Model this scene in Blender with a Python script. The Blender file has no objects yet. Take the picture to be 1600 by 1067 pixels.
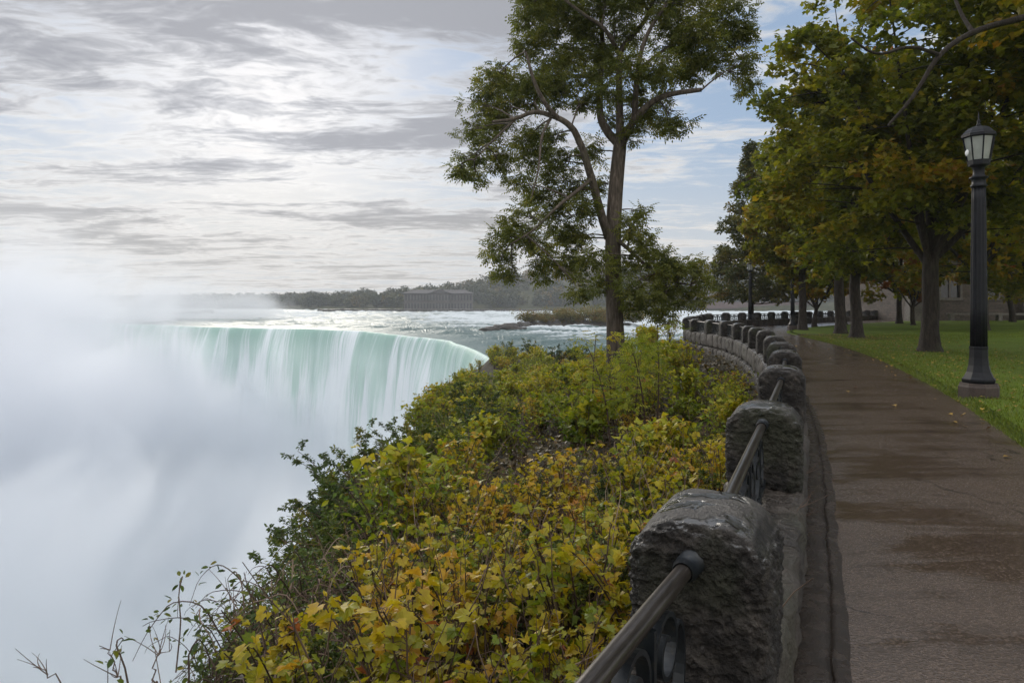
import bpy, math, random
import numpy as np
from mathutils import Vector, Matrix

R = math.radians
S = bpy.context.scene
C = S.collection
rng = np.random.default_rng(7)
random.seed(7)

# ------------------------------------------------------------------ camera
EYE, FPX, HOR = 1.6, 1067.0, 474.0
cam = bpy.data.cameras.new("camera")
cam.lens, cam.sensor_width = 24.0, 36.0
cam.shift_y = -(533.5 - HOR) / 1600.0
cam.clip_start, cam.clip_end = 0.05, 6000
cam_o = bpy.data.objects.new("camera", cam)
cam_o.location, cam_o.rotation_euler = (0, 0, EYE), (R(90), 0, 0)
C.objects.link(cam_o)
S.camera = cam_o

# ------------------------------------------------------------------ sky, sun, exposure
SUN_AZ, SUN_EL = R(-20), R(19)       # azimuth from +Y towards +X
sun_dir = Vector((math.sin(SUN_AZ) * math.cos(SUN_EL), math.cos(SUN_AZ) * math.cos(SUN_EL), math.sin(SUN_EL)))
S.view_settings.view_transform = 'Standard'
S.view_settings.look = 'None'
S.view_settings.exposure = 0.38
S.view_settings.gamma = 1.0
S.cycles.max_bounces = 12
S.cycles.diffuse_bounces = 3
S.cycles.glossy_bounces = 3
S.cycles.transmission_bounces = 4
S.cycles.volume_bounces = 12
S.cycles.transparent_max_bounces = 4
S.cycles.volume_step_rate = 0.3
S.cycles.volume_max_steps = 96
S.cycles.sample_clamp_indirect = 6.0
S.cycles.use_denoising = True
S.cycles.caustics_reflective = False
S.cycles.caustics_refractive = False

sun = bpy.data.lights.new("sun", 'SUN')
sun.energy, sun.angle, sun.color = 1.1, R(18), (1.0, 0.93, 0.82)
sun_o = bpy.data.objects.new("sun", sun)
sun_o.rotation_euler = (-sun_dir).to_track_quat('-Z', 'Y').to_euler()
sun_o.location = (0, 0, 60)
C.objects.link(sun_o)


class NT:
    """tiny node builder"""
    def __init__(self, tree):
        self.t, self.n, self.l = tree, tree.nodes, tree.links

    def put(self, sock, v):
        if hasattr(v, 'is_output') or isinstance(v, bpy.types.NodeSocket):
            self.l.new(v, sock)
        elif v is not None:
            if hasattr(sock.default_value, '__len__') and not hasattr(v, '__len__'):
                v = [v] * len(sock.default_value)
            if hasattr(v, '__len__') and len(sock.default_value) == 4 and len(v) == 3:
                v = (*v, 1)
            sock.default_value = v

    def new(self, typ, ins=None, **kw):
        nd = self.n.new(typ)
        for k, v in kw.items():
            setattr(nd, k, v)
        for k, v in (ins or {}).items():
            self.put(nd.inputs[k], v)
        return nd

    def m(self, op, a, b=None, c=None, clamp=False):
        nd = self.new('ShaderNodeMath', operation=op, use_clamp=clamp)
        for i, v in enumerate((a, b, c)):
            self.put(nd.inputs[i], v)
        return nd.outputs[0]

    def vm(self, op, a, b=None, scale=None):
        nd = self.new('ShaderNodeVectorMath', operation=op)
        self.put(nd.inputs[0], a)
        if b is not None:
            self.put(nd.inputs[1], b)
        if scale is not None:
            self.put(nd.inputs['Scale'], scale)
        return nd.outputs[1] if op in ('DOT_PRODUCT', 'LENGTH') else nd.outputs[0]

    def mix(self, f, a, b, mode='MIX'):
        nd = self.new('ShaderNodeMix', data_type='RGBA', blend_type=mode)
        self.put(nd.inputs[0], f)
        self.put(nd.inputs[6], a)
        self.put(nd.inputs[7], b)
        return nd.outputs[2]

    def ss(self, v, lo, hi, a=0.0, b=1.0):
        nd = self.new('ShaderNodeMapRange', interpolation_type='SMOOTHSTEP')
        for k, x in enumerate((v, lo, hi, a, b)):
            self.put(nd.inputs[k], x)
        return nd.outputs[0]

    def noise(self, vec, scale, detail=4, rough=0.55, dist=0.0):
        nd = self.new('ShaderNodeTexNoise', {'Vector': vec, 'Scale': scale, 'Detail': detail, 'Roughness': rough, 'Distortion': dist})
        return nd.outputs[0]

    def ramp(self, f, stops):
        nd = self.new('ShaderNodeValToRGB', {'Fac': f})
        e = nd.color_ramp.elements
        while len(e) < len(stops):
            e.new(0.5)
        for el, (p, c) in zip(e, stops):
            el.position, el.color = p, (*c, 1)
        return nd.outputs[0]

    def scalev(self, vec, s):
        return self.vm('MULTIPLY', vec, s)


W = bpy.data.worlds.new("World")
S.world = W
W.use_nodes = True
n = NT(W.node_tree)
n.n.clear()
gen = n.new('ShaderNodeTexCoord').outputs['Generated']
sky = n.new('ShaderNodeTexSky', sky_type='NISHITA')
sky.sun_disc = False
sky.sun_elevation, sky.sun_rotation = SUN_EL, SUN_AZ
sky.air_density, sky.dust_density = 1.0, 1.0
sep = n.new('ShaderNodeSeparateXYZ', {0: gen})
dx, dy, dz = sep.outputs
zc = n.m('ADD', n.m('MAXIMUM', dz, 0.0), 0.055)
plane = n.new('ShaderNodeCombineXYZ', {0: n.m('DIVIDE', dx, zc), 1: n.m('DIVIDE', dy, zc), 2: 0.0}).outputs[0]
sund = n.m('MAXIMUM', n.vm('DOT_PRODUCT', gen, tuple(sun_dir)), 0.0)
glow = n.m('POWER', sund, 9.0)
glow2 = n.m('POWER', sund, 60.0)
# a torn stratocumulus deck: broad grey masses, ragged bright gaps, streaks towards the horizon
warp = n.new('ShaderNodeTexNoise', {'Vector': n.scalev(plane, (0.8, 1.3, 1.0)), 'Scale': 1.4, 'Detail': 3}).outputs[1]
pw = n.vm('ADD', plane, n.vm('SCALE', n.vm('SUBTRACT', warp, (0.5, 0.5, 0.5)), scale=0.55))
big = n.noise(n.vm('ADD', n.scalev(pw, (0.60, 1.15, 1.0)), (16.6, 10.1, 9.9)), 1.05, 6, 0.58)
fine = n.noise(n.scalev(pw, (1.0, 1.8, 1.0)), 2.6, 8, 0.62)
micro = n.noise(n.scalev(pw, (1.3, 2.0, 1.0)), 9.0, 5, 0.6)
right = n.ss(dx, 0.02, 0.34, 0.0, 1.0)
cover_in = n.m('ADD', n.m('MULTIPLY', big, 0.50), n.m('ADD', n.m('MULTIPLY', fine, 0.36), n.m('MULTIPLY', micro, 0.14)))
cover_in = n.m('SUBTRACT', cover_in, n.m('MULTIPLY', right, 0.024))
cover_in = n.m('ADD', cover_in, n.ss(dy, 0.1, -0.5, 0.0, 0.10))
cover_in = n.m('ADD', cover_in, n.ss(dx, 0.0, -0.35, 0.0, 0.03))
cover = n.ss(cover_in, 0.445, 0.555)
shade = n.m('ADD', n.m('MULTIPLY', big, 0.60), n.m('ADD', n.m('MULTIPLY', fine, 0.29), n.m('MULTIPLY', micro, 0.11)))
shade = n.m('ADD', shade, n.ss(dz, 0.16, 0.36, -0.02, 0.022))
shade = n.m('SUBTRACT', shade, n.m('MULTIPLY', right, 0.09))
shade = n.ss(shade, 0.44, 0.60)
bright = n.m('ADD', 5.9, n.m('ADD', n.m('MULTIPLY', glow, 1.6), n.m('MULTIPLY', glow2, 1.2)))
bright = n.m('MULTIPLY', bright, n.ss(micro, 0.35, 0.65, 1.06, 0.92))
dark = n.m('ADD', 2.75, n.m('MULTIPLY', glow, 0.6))
fill_gain = n.m('MAXIMUM', n.ss(dy, 0.15, -0.35, 1.0, 1.8), n.ss(dz, 0.46, 0.72, 1.0, 3.3))      # unseen sky overhead and behind the viewer, brightened to add fill light
bright = n.m('MULTIPLY', bright, fill_gain)
dark = n.m('MULTIPLY', dark, fill_gain)
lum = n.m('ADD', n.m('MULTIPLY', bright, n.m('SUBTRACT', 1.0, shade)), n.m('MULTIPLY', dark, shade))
ccol = n.mix(shade, (1.0, 0.99, 0.975), (0.94, 0.96, 1.05))
ccol = n.mix(n.ss(dz, 0.22, 0.02), ccol, (1.03, 0.985, 0.935))
ccol = n.vm('SCALE', ccol, scale=lum)
skyc = n.vm('SCALE', sky.outputs[0], scale=1.0)
blue = n.mix(0.82, skyc, (2.3, 3.2, 4.6))
blue = n.mix(n.ss(dz, 0.26, 0.0), blue, (4.6, 4.8, 5.0))
col = n.mix(n.m('MULTIPLY', cover, 0.96), blue, ccol)
col = n.mix(n.ss(dz, 0.0, -0.08), col, (2.2, 2.3, 2.4))
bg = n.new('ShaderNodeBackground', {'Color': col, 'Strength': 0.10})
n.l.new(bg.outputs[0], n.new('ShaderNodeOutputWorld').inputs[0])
W.cycles.sampling_method = 'MANUAL'
W.cycles.sample_map_resolution = 512

# ------------------------------------------------------------------ numpy helpers


def hash3(i, j, k, seed):
    h = (i.astype(np.int64) * 374761393 + j.astype(np.int64) * 668265263 + k.astype(np.int64) * 2147483647 + seed * 974634541) & 0xFFFFFFFF
    h = ((h ^ (h >> 13)) * 1274126177) & 0xFFFFFFFF
    h = ((h ^ (h >> 16)) * 2246822519) & 0xFFFFFFFF
    return ((h ^ (h >> 15)) & 0xFFFFFF) / float(0xFFFFFF)


def vnoise(p, seed=0):
    p = np.asarray(p, float)
    f = np.floor(p)
    t = p - f
    t = t * t * (3 - 2 * t)
    i, j, k = (f[..., a].astype(np.int64) for a in range(3))
    r = 0
    for a in (0, 1):
        wa = t[..., 0] if a else 1 - t[..., 0]
        for b in (0, 1):
            wb = t[..., 1] if b else 1 - t[..., 1]
            for c in (0, 1):
                wc = t[..., 2] if c else 1 - t[..., 2]
                r = r + wa * wb * wc * hash3(i + a, j + b, k + c, seed)
    return r * 2 - 1


def fbm(p, seed=0, oct=4, gain=0.5):
    p = np.asarray(p, float)
    a, r = 1.0, 0
    for o in range(oct):
        r = r + a * vnoise(p * 2 ** o, seed + o * 17)
        a *= gain
    return r


def sstep(x, a, b):
    t = np.clip((x - a) / (b - a), 0, 1)
    return t * t * (3 - 2 * t)


def at(px, py, Y):
    return np.array(((px - 800) / FPX * Y, Y, EYE - (py - HOR) / FPX * Y))


KIDS = {}


class MB:
    """mesh buffer: verts, faces, one tint value per vertex"""
    def __init__(self):
        self.v, self.l, self.c, self.t, self.nv = [], [], [], [], 0

    def add(self, v, faces, tint=0.5):
        v = np.asarray(v, float).reshape(-1, 3)
        if isinstance(faces, np.ndarray):
            self.l.append(faces.ravel() + self.nv)
            self.c.append(np.full(len(faces), faces.shape[1]))
        else:
            self.l.append(np.array([i for f in faces for i in f]) + self.nv)
            self.c.append(np.array([len(f) for f in faces]))
        self.v.append(v)
        self.t.append(np.broadcast_to(np.asarray(tint, float), (len(v),)).copy())
        self.nv += len(v)

    def grid(self, P, tint=0.5, flip=False):
        P = np.asarray(P, float)
        a, b = P.shape[:2]
        idx = np.arange(a * b).reshape(a, b)
        q = np.stack([idx[:-1, :-1], idx[1:, :-1], idx[1:, 1:], idx[:-1, 1:]], -1).reshape(-1, 4)
        if flip:
            q = q[:, ::-1]
        self.add(P.reshape(-1, 3), q, np.asarray(tint).ravel() if np.ndim(tint) else tint)

    def box(self, lo, hi, M=None, tint=0.5):
        x0, y0, z0 = lo
        x1, y1, z1 = hi
        v = np.array([(x0, y0, z0), (x1, y0, z0), (x1, y1, z0), (x0, y1, z0), (x0, y0, z1), (x1, y0, z1), (x1, y1, z1), (x0, y1, z1)], float)
        if M is not None:
            v = v @ np.array(M)[:3, :3].T + np.array(M)[:3, 3]
        self.add(v, [(0, 3, 2, 1), (4, 5, 6, 7), (0, 1, 5, 4), (1, 2, 6, 5), (2, 3, 7, 6), (3, 0, 4, 7)], tint)

    def tube(self, pts, rad, sides=6, tint=0.5, cap=True):
        pts = np.asarray(pts, float)
        k = len(pts)
        rad = np.broadcast_to(np.asarray(rad, float), (k,))
        tan = np.gradient(pts, axis=0)
        tan /= np.linalg.norm(tan, axis=1, keepdims=True) + 1e-9
        ref = np.array((0, 0, 1.0)) if abs(tan[:, 2]).mean() < 0.8 else np.array((1.0, 0, 0))
        u = np.cross(tan, ref)
        u /= np.linalg.norm(u, axis=1, keepdims=True) + 1e-9
        w = np.cross(tan, u)
        a = np.arange(sides) / sides * 2 * np.pi
        P = pts[:, None] + rad[:, None, None] * (np.cos(a)[None, :, None] * u[:, None] + np.sin(a)[None, :, None] * w[:, None])
        i = np.arange(k * sides).reshape(k, sides)
        j = np.roll(i, -1, 1)
        q = np.stack([i[:-1], j[:-1], j[1:], i[1:]], -1).reshape(-1, 4)
        self.add(P.reshape(-1, 3), q[:, ::-1].copy(), tint)
        if cap:
            for ring, rev in ((i[0], 0), (i[-1], 1)):
                self.l.append((ring if rev else ring[::-1]) + self.nv - k * sides)
                self.c.append(np.array([sides]))

    def lathe(self, prof, sides=24, rot=0.0, tint=0.5, flute=None):
        prof = np.asarray(prof, float)
        a = np.arange(sides) / sides * 2 * np.pi + rot
        r = prof[:, :1] * (np.ones((1, sides)) if flute is None else flute[None, :])
        P = np.stack([r * np.cos(a), r * np.sin(a), np.repeat(prof[:, 1:2], sides, 1)], -1)
        k = len(prof)
        i = np.arange(k * sides).reshape(k, sides)
        j = np.roll(i, -1, 1)
        q = np.stack([i[:-1], j[:-1], j[1:], i[1:]], -1).reshape(-1, 4)
        self.add(P.reshape(-1, 3), q, tint)
        self.l.append(i[0][::-1] + self.nv - k * sides)
        self.l.append(i[-1] + self.nv - k * sides)
        self.c.append(np.array([sides, sides]))

    def scatter(self, tv, tf, P, X, Y, Z, scale, tint):
        """copies of a template (verts tv, faces tf) at P with axes X, Y, Z"""
        N, k = len(P), len(tv)
        if N == 0:
            return
        sc = np.broadcast_to(np.asarray(scale, float), (N,))[:, None, None]
        V = P[:, None] + sc * (tv[None, :, :1] * X[:, None] + tv[None, :, 1:2] * Y[:, None] + tv[None, :, 2:3] * Z[:, None])
        base = (np.arange(N) * k)[:, None] + self.nv
        cnt = np.array([len(f) for f in tf])
        flat = np.array([i for f in tf for i in f])
        self.v.append(V.reshape(-1, 3))
        self.l.append((base + flat[None]).ravel())
        self.c.append(np.tile(cnt, N))
        self.t.append(np.repeat(np.broadcast_to(tint, (N,)), k))
        self.nv += N * k

    def build(self, name, mat, parent=None, smooth=True, loc=None):
        me = bpy.data.meshes.new(name)
        v = np.concatenate(self.v)
        l = np.concatenate(self.l).astype(np.int32)
        c = np.concatenate(self.c).astype(np.int32)
        t = np.concatenate(self.t)
        me.vertices.add(len(v))
        me.vertices.foreach_set('co', v.astype(np.float32).ravel())
        me.loops.add(len(l))
        me.loops.foreach_set('vertex_index', l)
        me.polygons.add(len(c))
        me.polygons.foreach_set('loop_start', np.concatenate([[0], np.cumsum(c)[:-1]]).astype(np.int32))
        me.polygons.foreach_set('use_smooth', np.full(len(c), bool(smooth)))
        at_ = me.attributes.new('tint', 'FLOAT', 'POINT')
        at_.data.foreach_set('value', t.astype(np.float32))
        me.update(calc_edges=True)
        me.materials.append(mat)
        o = bpy.data.objects.new(name, me)
        C.objects.link(o)
        if parent is not None:
            o.parent = parent
            KIDS.setdefault(parent.name, []).append(o)
        if loc is not None:
            o.location = loc
        return o


def tag(o, label=None, cat=None, group=None, kind=None):
    for k, v in (('label', label), ('category', cat), ('group', group), ('kind', kind)):
        if v:
            o[k] = v
    return o


def thing(name, loc=(0, 0, 0), rz=0.0, label=None, cat=None, group=None):
    o = bpy.data.objects.new(name, None)
    o.empty_display_size = 0.2
    o.location, o.rotation_euler = loc, (0, 0, rz)
    C.objects.link(o)
    return tag(o, label, cat, group)




def copy_tree(o, parent=None):
    c = o.copy()
    C.objects.link(c)
    if parent is not None:
        c.parent = parent
    for ch in KIDS.get(o.name, []):
        copy_tree(ch, c)
    return c


def bezier(a, b, c, k):
    t = np.linspace(0, 1, k)[:, None]
    return (1 - t) ** 2 * a + 2 * t * (1 - t) * b + t * t * c


def resample(pts, step=None, num=None):
    pts = np.asarray(pts, float)
    d = np.concatenate([[0], np.cumsum(np.linalg.norm(np.diff(pts, axis=0), axis=1))])
    k = num or max(2, int(d[-1] / step) + 1)
    s = np.linspace(0, d[-1], k)
    return np.stack([np.interp(s, d, pts[:, a]) for a in range(pts.shape[1])], 1)


def smooth_line(pts, it=3):
    pts = np.asarray(pts, float)
    for _ in range(it):
        q = [pts[0]]
        for a, b in zip(pts[:-1], pts[1:]):
            q += [a * .75 + b * .25, a * .25 + b * .75]
        q.append(pts[-1])
        pts = np.array(q)
    return pts


def unit(v):
    return v / (np.linalg.norm(v, axis=-1, keepdims=True) + 1e-9)

# ------------------------------------------------------------------ materials


def mat(name, build):
    m = bpy.data.materials.new(name)
    m.use_nodes = True
    m.node_tree.nodes.clear()
    q = NT(m.node_tree)
    q.geo = q.new('ShaderNodeNewGeometry')
    q.obj = q.new('ShaderNodeTexCoord').outputs['Object']
    q.pos = q.geo.outputs['Position']
    q.rnd = q.new('ShaderNodeObjectInfo').outputs['Random']
    q.tint = q.new('ShaderNodeAttribute', attribute_name='tint').outputs['Fac']
    out = q.new('ShaderNodeOutputMaterial')
    r = build(q)
    if r is not None:
        q.l.new(r, out.inputs[0])
    q.out = out
    return m


def pbr(q, col, rough=0.6, bump=None, bs=0.3, bd=0.02, metal=0.0, spec=0.5):
    nd = q.new('ShaderNodeBsdfPrincipled', {'Base Color': col, 'Roughness': rough, 'Metallic': metal, 'Specular IOR Level': spec})
    if bump is not None:
        b = q.new('ShaderNodeBump', {'Strength': bs, 'Distance': bd, 'Height': bump})
        q.l.new(b.outputs[0], nd.inputs['Normal'])
    return nd.outputs[0]


def leaf_mat(name, stops, trans=0.45, spread=0.25, rough=0.5, gain=28.0):
    def f(q):
        t = q.m('ADD', q.tint, q.m('MULTIPLY', q.m('SUBTRACT', q.rnd, 0.5), spread), clamp=True)
        col = q.ramp(t, stops)
        mot = q.noise(q.obj, gain, 3, 0.65)
        col = q.mix(q.ss(mot, 0.36, 0.66, 0.0, 0.55), col, q.vm('MULTIPLY', col, (0.62, 0.50, 0.60)))
        d = q.new('ShaderNodeBsdfPrincipled', {'Base Color': col, 'Roughness': rough, 'Specular IOR Level': 0.35})
        tr = q.new('ShaderNodeBsdfTranslucent', {'Color': q.vm('MULTIPLY', col, (1.25, 1.25, 0.7))})
        mx = q.new('ShaderNodeMixShader', {0: trans})
        q.l.new(d.outputs[0], mx.inputs[1])
        q.l.new(tr.outputs[0], mx.inputs[2])
        return mx.outputs[0]
    return mat(name, f)


def m_stone(q):
    p = q.vm('ADD', q.obj, q.vm('SCALE', (7.3, 3.1, 5.7), scale=q.rnd))
    a = q.noise(p, 6, 6, 0.65)
    b = q.noise(p, 24, 5, 0.65)
    d = q.noise(p, 2.2, 3, 0.5)
    col = q.ramp(q.m('ADD', q.m('MULTIPLY', a, 0.6), q.m('MULTIPLY', b, 0.4)), [(0.36, (0.007, 0.006, 0.0055)), (0.50, (0.026, 0.022, 0.019)), (0.62, (0.062, 0.053, 0.045)), (0.78, (0.16, 0.136, 0.114))])
    col = q.mix(q.ss(d, 0.52, 0.66, 0.0, 0.5), col, (0.045, 0.050, 0.025))
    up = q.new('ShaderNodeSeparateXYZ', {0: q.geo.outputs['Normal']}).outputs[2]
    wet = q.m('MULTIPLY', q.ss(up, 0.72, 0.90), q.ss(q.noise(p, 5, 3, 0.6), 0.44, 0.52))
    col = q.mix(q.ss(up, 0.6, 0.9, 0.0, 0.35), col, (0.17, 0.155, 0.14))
    col = q.mix(wet, col, (0.03, 0.028, 0.025))
    rough = q.m('SUBTRACT', q.ss(up, 0.3, 0.95, 0.68, 0.42), q.m('MULTIPLY', wet, 0.33))
    h = q.m('MULTIPLY', q.m('ADD', b, q.m('MULTIPLY', q.noise(p, 70, 4, 0.7), 0.5)), q.m('SUBTRACT', 1.0, q.m('MULTIPLY', wet, 0.9)))
    return pbr(q, col, rough, h, 1.0, 0.045, spec=q.m('ADD', 0.35, q.m('MULTIPLY', wet, 0.65)))


M_STONE = mat('rough wet stone', m_stone)


def m_wall(q):
    a = q.noise(q.pos, 5, 6, 0.65)
    b = q.noise(q.pos, 26, 5, 0.65)
    col = q.ramp(q.m('ADD', q.m('MULTIPLY', q.tint, 0.22), q.m('ADD', q.m('MULTIPLY', a, 0.42), q.m('MULTIPLY', b, 0.36))), [(0.3, (0.011, 0.009, 0.0075)), (0.55, (0.040, 0.032, 0.025)), (0.85, (0.115, 0.092, 0.073))])
    col = q.mix(q.ss(q.noise(q.pos, 1.3, 4), 0.55, 0.68, 0.0, 0.35), col, (0.045, 0.048, 0.022))
    up = q.new('ShaderNodeSeparateXYZ', {0: q.geo.outputs['Normal']}).outputs[2]
    rough = q.ss(up, 0.5, 0.95, 0.70, 0.30)
    return pbr(q, col, rough, q.m('ADD', b, a), 0.9, 0.04)


M_WALL = mat('wall stone', m_wall)


def m_path(q):
    # rain-wet red-brown paving: fine aggregate, soft damp bands across, thin films of standing water, hairline cracks
    st = q.noise(q.scalev(q.pos, (0.30, 1.6, 1.0)), 1.5, 5, 0.6, 0.5)
    pat = q.noise(q.pos, 0.8, 5, 0.62)
    agg = q.new('ShaderNodeTexVoronoi', {'Vector': q.pos, 'Scale': 85.0})
    g = q.noise(q.pos, 130, 2, 0.6)
    f = q.m('ADD', q.m('MULTIPLY', st, 0.5), q.m('MULTIPLY', pat, 0.5))
    col = q.mix(q.ss(f, 0.34, 0.62), (0.043, 0.0300, 0.0220), (0.078, 0.0565, 0.0425))
    stones = q.new('ShaderNodeSeparateColor', {0: agg.outputs['Color']}).outputs[0]
    col = q.mix(q.ss(stones, 0.45, 1.0, 0.0, 0.55), col, (0.150, 0.108, 0.080))
    col = q.mix(q.ss(q.noise(q.pos, 3.1, 6, 0.7), 0.56, 0.72, 0.0, 0.45), col, (0.022, 0.015, 0.010))
    cr = q.new('ShaderNodeTexVoronoi', {'Vector': q.vm('ADD', q.pos, q.vm('SCALE', q.new('ShaderNodeTexNoise', {'Vector': q.pos, 'Scale': 2.2, 'Detail': 5}).outputs[1], scale=0.5)), 'Scale': 0.42}, feature='DISTANCE_TO_EDGE').outputs['Distance']
    crack = q.m('MULTIPLY', q.ss(cr, 0.006, 0.0015), q.ss(pat, 0.45, 0.55))
    col = q.mix(q.m('MULTIPLY', crack, 0.8), col, (0.010, 0.008, 0.006))
    film = q.ss(f, 0.50, 0.42)
    rough = q.m('SUBTRACT', q.m('ADD', q.m('MULTIPLY', g, 0.16), 0.17), q.m('MULTIPLY', film, 0.13))
    h = q.m('MULTIPLY', q.m('ADD', q.m('MULTIPLY', agg.outputs['Distance'], 1.2), g), q.m('SUBTRACT', 1.0, q.m('MULTIPLY', film, 0.80)))
    return pbr(q, col, rough, h, 0.30, 0.008, spec=0.6)


M_PATH = mat('wet path', m_path)


def m_kerb(q):
    a = q.noise(q.pos, 9, 6, 0.65)
    b = q.noise(q.pos, 60, 4, 0.7)
    col = q.ramp(q.m('ADD', q.m('MULTIPLY', a, 0.6), q.m('MULTIPLY', b, 0.4)), [(0.35, (0.010, 0.0065, 0.004)), (0.55, (0.028, 0.0185, 0.012)), (0.75, (0.068, 0.046, 0.032))])
    return pbr(q, col, q.ss(a, 0.4, 0.66, 0.10, 0.40), q.m('ADD', a, b), 0.5, 0.02)


M_KERB = mat('wet kerb', m_kerb)


def m_lawn(q):
    a = q.noise(q.pos, 0.9, 5, 0.6)
    b = q.noise(q.pos, 45, 4, 0.7)
    col = q.ramp(q.m('ADD', q.m('MULTIPLY', a, 0.5), q.m('MULTIPLY', b, 0.5)), [(0.3, (0.038, 0.060, 0.006)), (0.55, (0.098, 0.145, 0.012)), (0.75, (0.170, 0.210, 0.024))])
    px, py, _ = q.new('ShaderNodeSeparateXYZ', {0: q.pos}).outputs
    # trodden earth beside the path, under the maples
    ex = q.m('SUBTRACT', px, 14.9)
    ey = q.m('SUBTRACT', py, 31.5)
    r = q.m('SQRT', q.m('ADD', q.m('POWER', q.m('DIVIDE', ex, 2.4), 2.0), q.m('POWER', q.m('DIVIDE', ey, 3.4), 2.0)))
    dirt = q.ss(q.m('ADD', r, q.m('MULTIPLY', a, 0.6)), 1.35, 0.95)
    col = q.mix(dirt, col, (0.052, 0.037, 0.025))
    return pbr(q, col, 0.8, b, 0.6, 0.04, spec=0.15)


M_LAWN = mat('lawn', m_lawn)


def m_soil(q):
    a = q.noise(q.pos, 3, 6, 0.7)
    b = q.noise(q.pos, 30, 4, 0.7)
    col = q.ramp(q.m('ADD', q.m('MULTIPLY', a, 0.5), q.m('MULTIPLY', b, 0.5)), [(0.35, (0.012, 0.010, 0.006)), (0.55, (0.035, 0.030, 0.014)), (0.75, (0.075, 0.055, 0.028))])
    nz = q.new('ShaderNodeSeparateXYZ', {0: q.geo.outputs['Normal']}).outputs[2]
    rock = q.ramp(q.noise(q.scalev(q.pos, (0.4, 0.4, 2.2)), 1.2, 6, 0.65), [(0.35, (0.022, 0.020, 0.018)), (0.6, (0.075, 0.066, 0.056)), (0.8, (0.14, 0.125, 0.11))])
    col = q.mix(q.ss(nz, 0.55, 0.3), col, rock)
    return pbr(q, col, 0.85, q.m('ADD', a, b), 0.7, 0.06, spec=0.2)


M_SOIL = mat('soil and rock', m_soil)


def m_river(q):
    p = q.pos
    foam = q.noise(q.scalev(p, (0.035, 0.16, 1)), 1.0, 7, 0.66, 0.6)
    foam2 = q.noise(q.scalev(p, (0.16, 0.5, 1)), 1.0, 5, 0.7, 0.4)
    f = q.m('ADD', q.m('MULTIPLY', foam, 0.6), q.m('MULTIPLY', foam2, 0.4))
    f = q.m('ADD', f, q.m('MULTIPLY', q.m('SUBTRACT', q.tint, 0.5), 0.30))
    mask = q.ss(f, 0.55, 0.66)
    wat = q.mix(foam2, (0.055, 0.095, 0.095), (0.10, 0.155, 0.150))
    col = q.mix(q.m('MULTIPLY', mask, 0.85), wat, (0.60, 0.64, 0.66))
    rough = q.m('ADD', 0.42, q.m('MULTIPLY', mask, 0.4))
    h = q.m('ADD', foam2, q.m('MULTIPLY', q.noise(q.scalev(p, (0.5, 1.3, 1)), 1.0, 4), 0.6))
    return pbr(q, col, rough, h, 0.9, 0.7, spec=0.16)


M_RIVER = mat('river water', m_river)


def m_falls(q):
    uv = q.new('ShaderNodeUVMap').outputs[0]
    u, v, _ = q.new('ShaderNodeSeparateXYZ', {0: uv}).outputs    # metres along the brink, metres fallen
    def st(su, sv, off, det=5, r=0.6):
        vec = q.new('ShaderNodeCombineXYZ', {0: q.m('MULTIPLY', u, su), 1: q.m('MULTIPLY', v, sv), 2: off}).outputs[0]
        return q.noise(vec, 1.0, det, r, 0.25)
    wide = st(0.085, 0.012, 1.0, 3)
    mid = st(0.30, 0.022, 4.0, 5)
    fine = st(2.0, 0.06, 8.0, 5, 0.75)
    f = q.m('ADD', q.m('MULTIPLY', wide, 0.55), q.m('ADD', q.m('MULTIPLY', mid, 0.28), q.m('MULTIPLY', fine, 0.40)))
    f = q.m('ADD', f, q.ss(v, 0.0, 24.0, -0.13, 0.04))
    white = q.ss(q.m('ADD', f, q.m('MULTIPLY', q.m('SUBTRACT', mid, 0.5), 0.25)), 0.45, 0.62)
    glass = q.mix(q.ss(v, 0, 6), (0.29, 0.44, 0.385), (0.46, 0.60, 0.55))
    col = q.mix(white, glass, (0.72, 0.77, 0.79))
    return pbr(q, col, q.m('ADD', 0.5, q.m('MULTIPLY', white, 0.3)), q.m('ADD', mid, fine), 0.5, 0.4, spec=0.12)


M_FALLS = mat('falling water', m_falls)


def m_pool(q):
    f = q.noise(q.pos, 0.06, 6, 0.65, 0.8)
    col = q.mix(q.ss(f, 0.48, 0.60), (0.30, 0.42, 0.38), (0.78, 0.82, 0.82))
    return pbr(q, col, 0.3, q.noise(q.pos, 0.5, 4), 0.5, 0.4)


M_POOL = mat('gorge water', m_pool)


def m_bark(base, hi, sc=1.0):
    def f(q):
        p = q.scalev(q.obj, (7 * sc, 7 * sc, 1.3 * sc))
        a = q.noise(p, 2.5, 6, 0.65, 0.6)
        col = q.ramp(a, [(0.3, tuple(0.45 * x for x in base)), (0.5, base), (0.75, hi)])
        col = q.mix(q.ss(q.noise(q.obj, 0.9, 4), 0.55, 0.7, 0.0, 0.5), col, (0.050, 0.055, 0.028))
        return pbr(q, col, 0.85, a, 0.9, 0.05, spec=0.2)
    return f


M_BARK_ASH = mat('ash bark', m_bark((0.090, 0.072, 0.056), (0.185, 0.150, 0.120)))
M_BARK = mat('maple bark', m_bark((0.036, 0.029, 0.024), (0.075, 0.062, 0.050)))
M_TWIG = mat('twig', lambda q: pbr(q, q.ramp(q.tint, [(0.0, (0.034, 0.021, 0.014)), (0.5, (0.090, 0.058, 0.040)), (1.0, (0.23, 0.165, 0.12))]), 0.75, spec=0.25))

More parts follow.
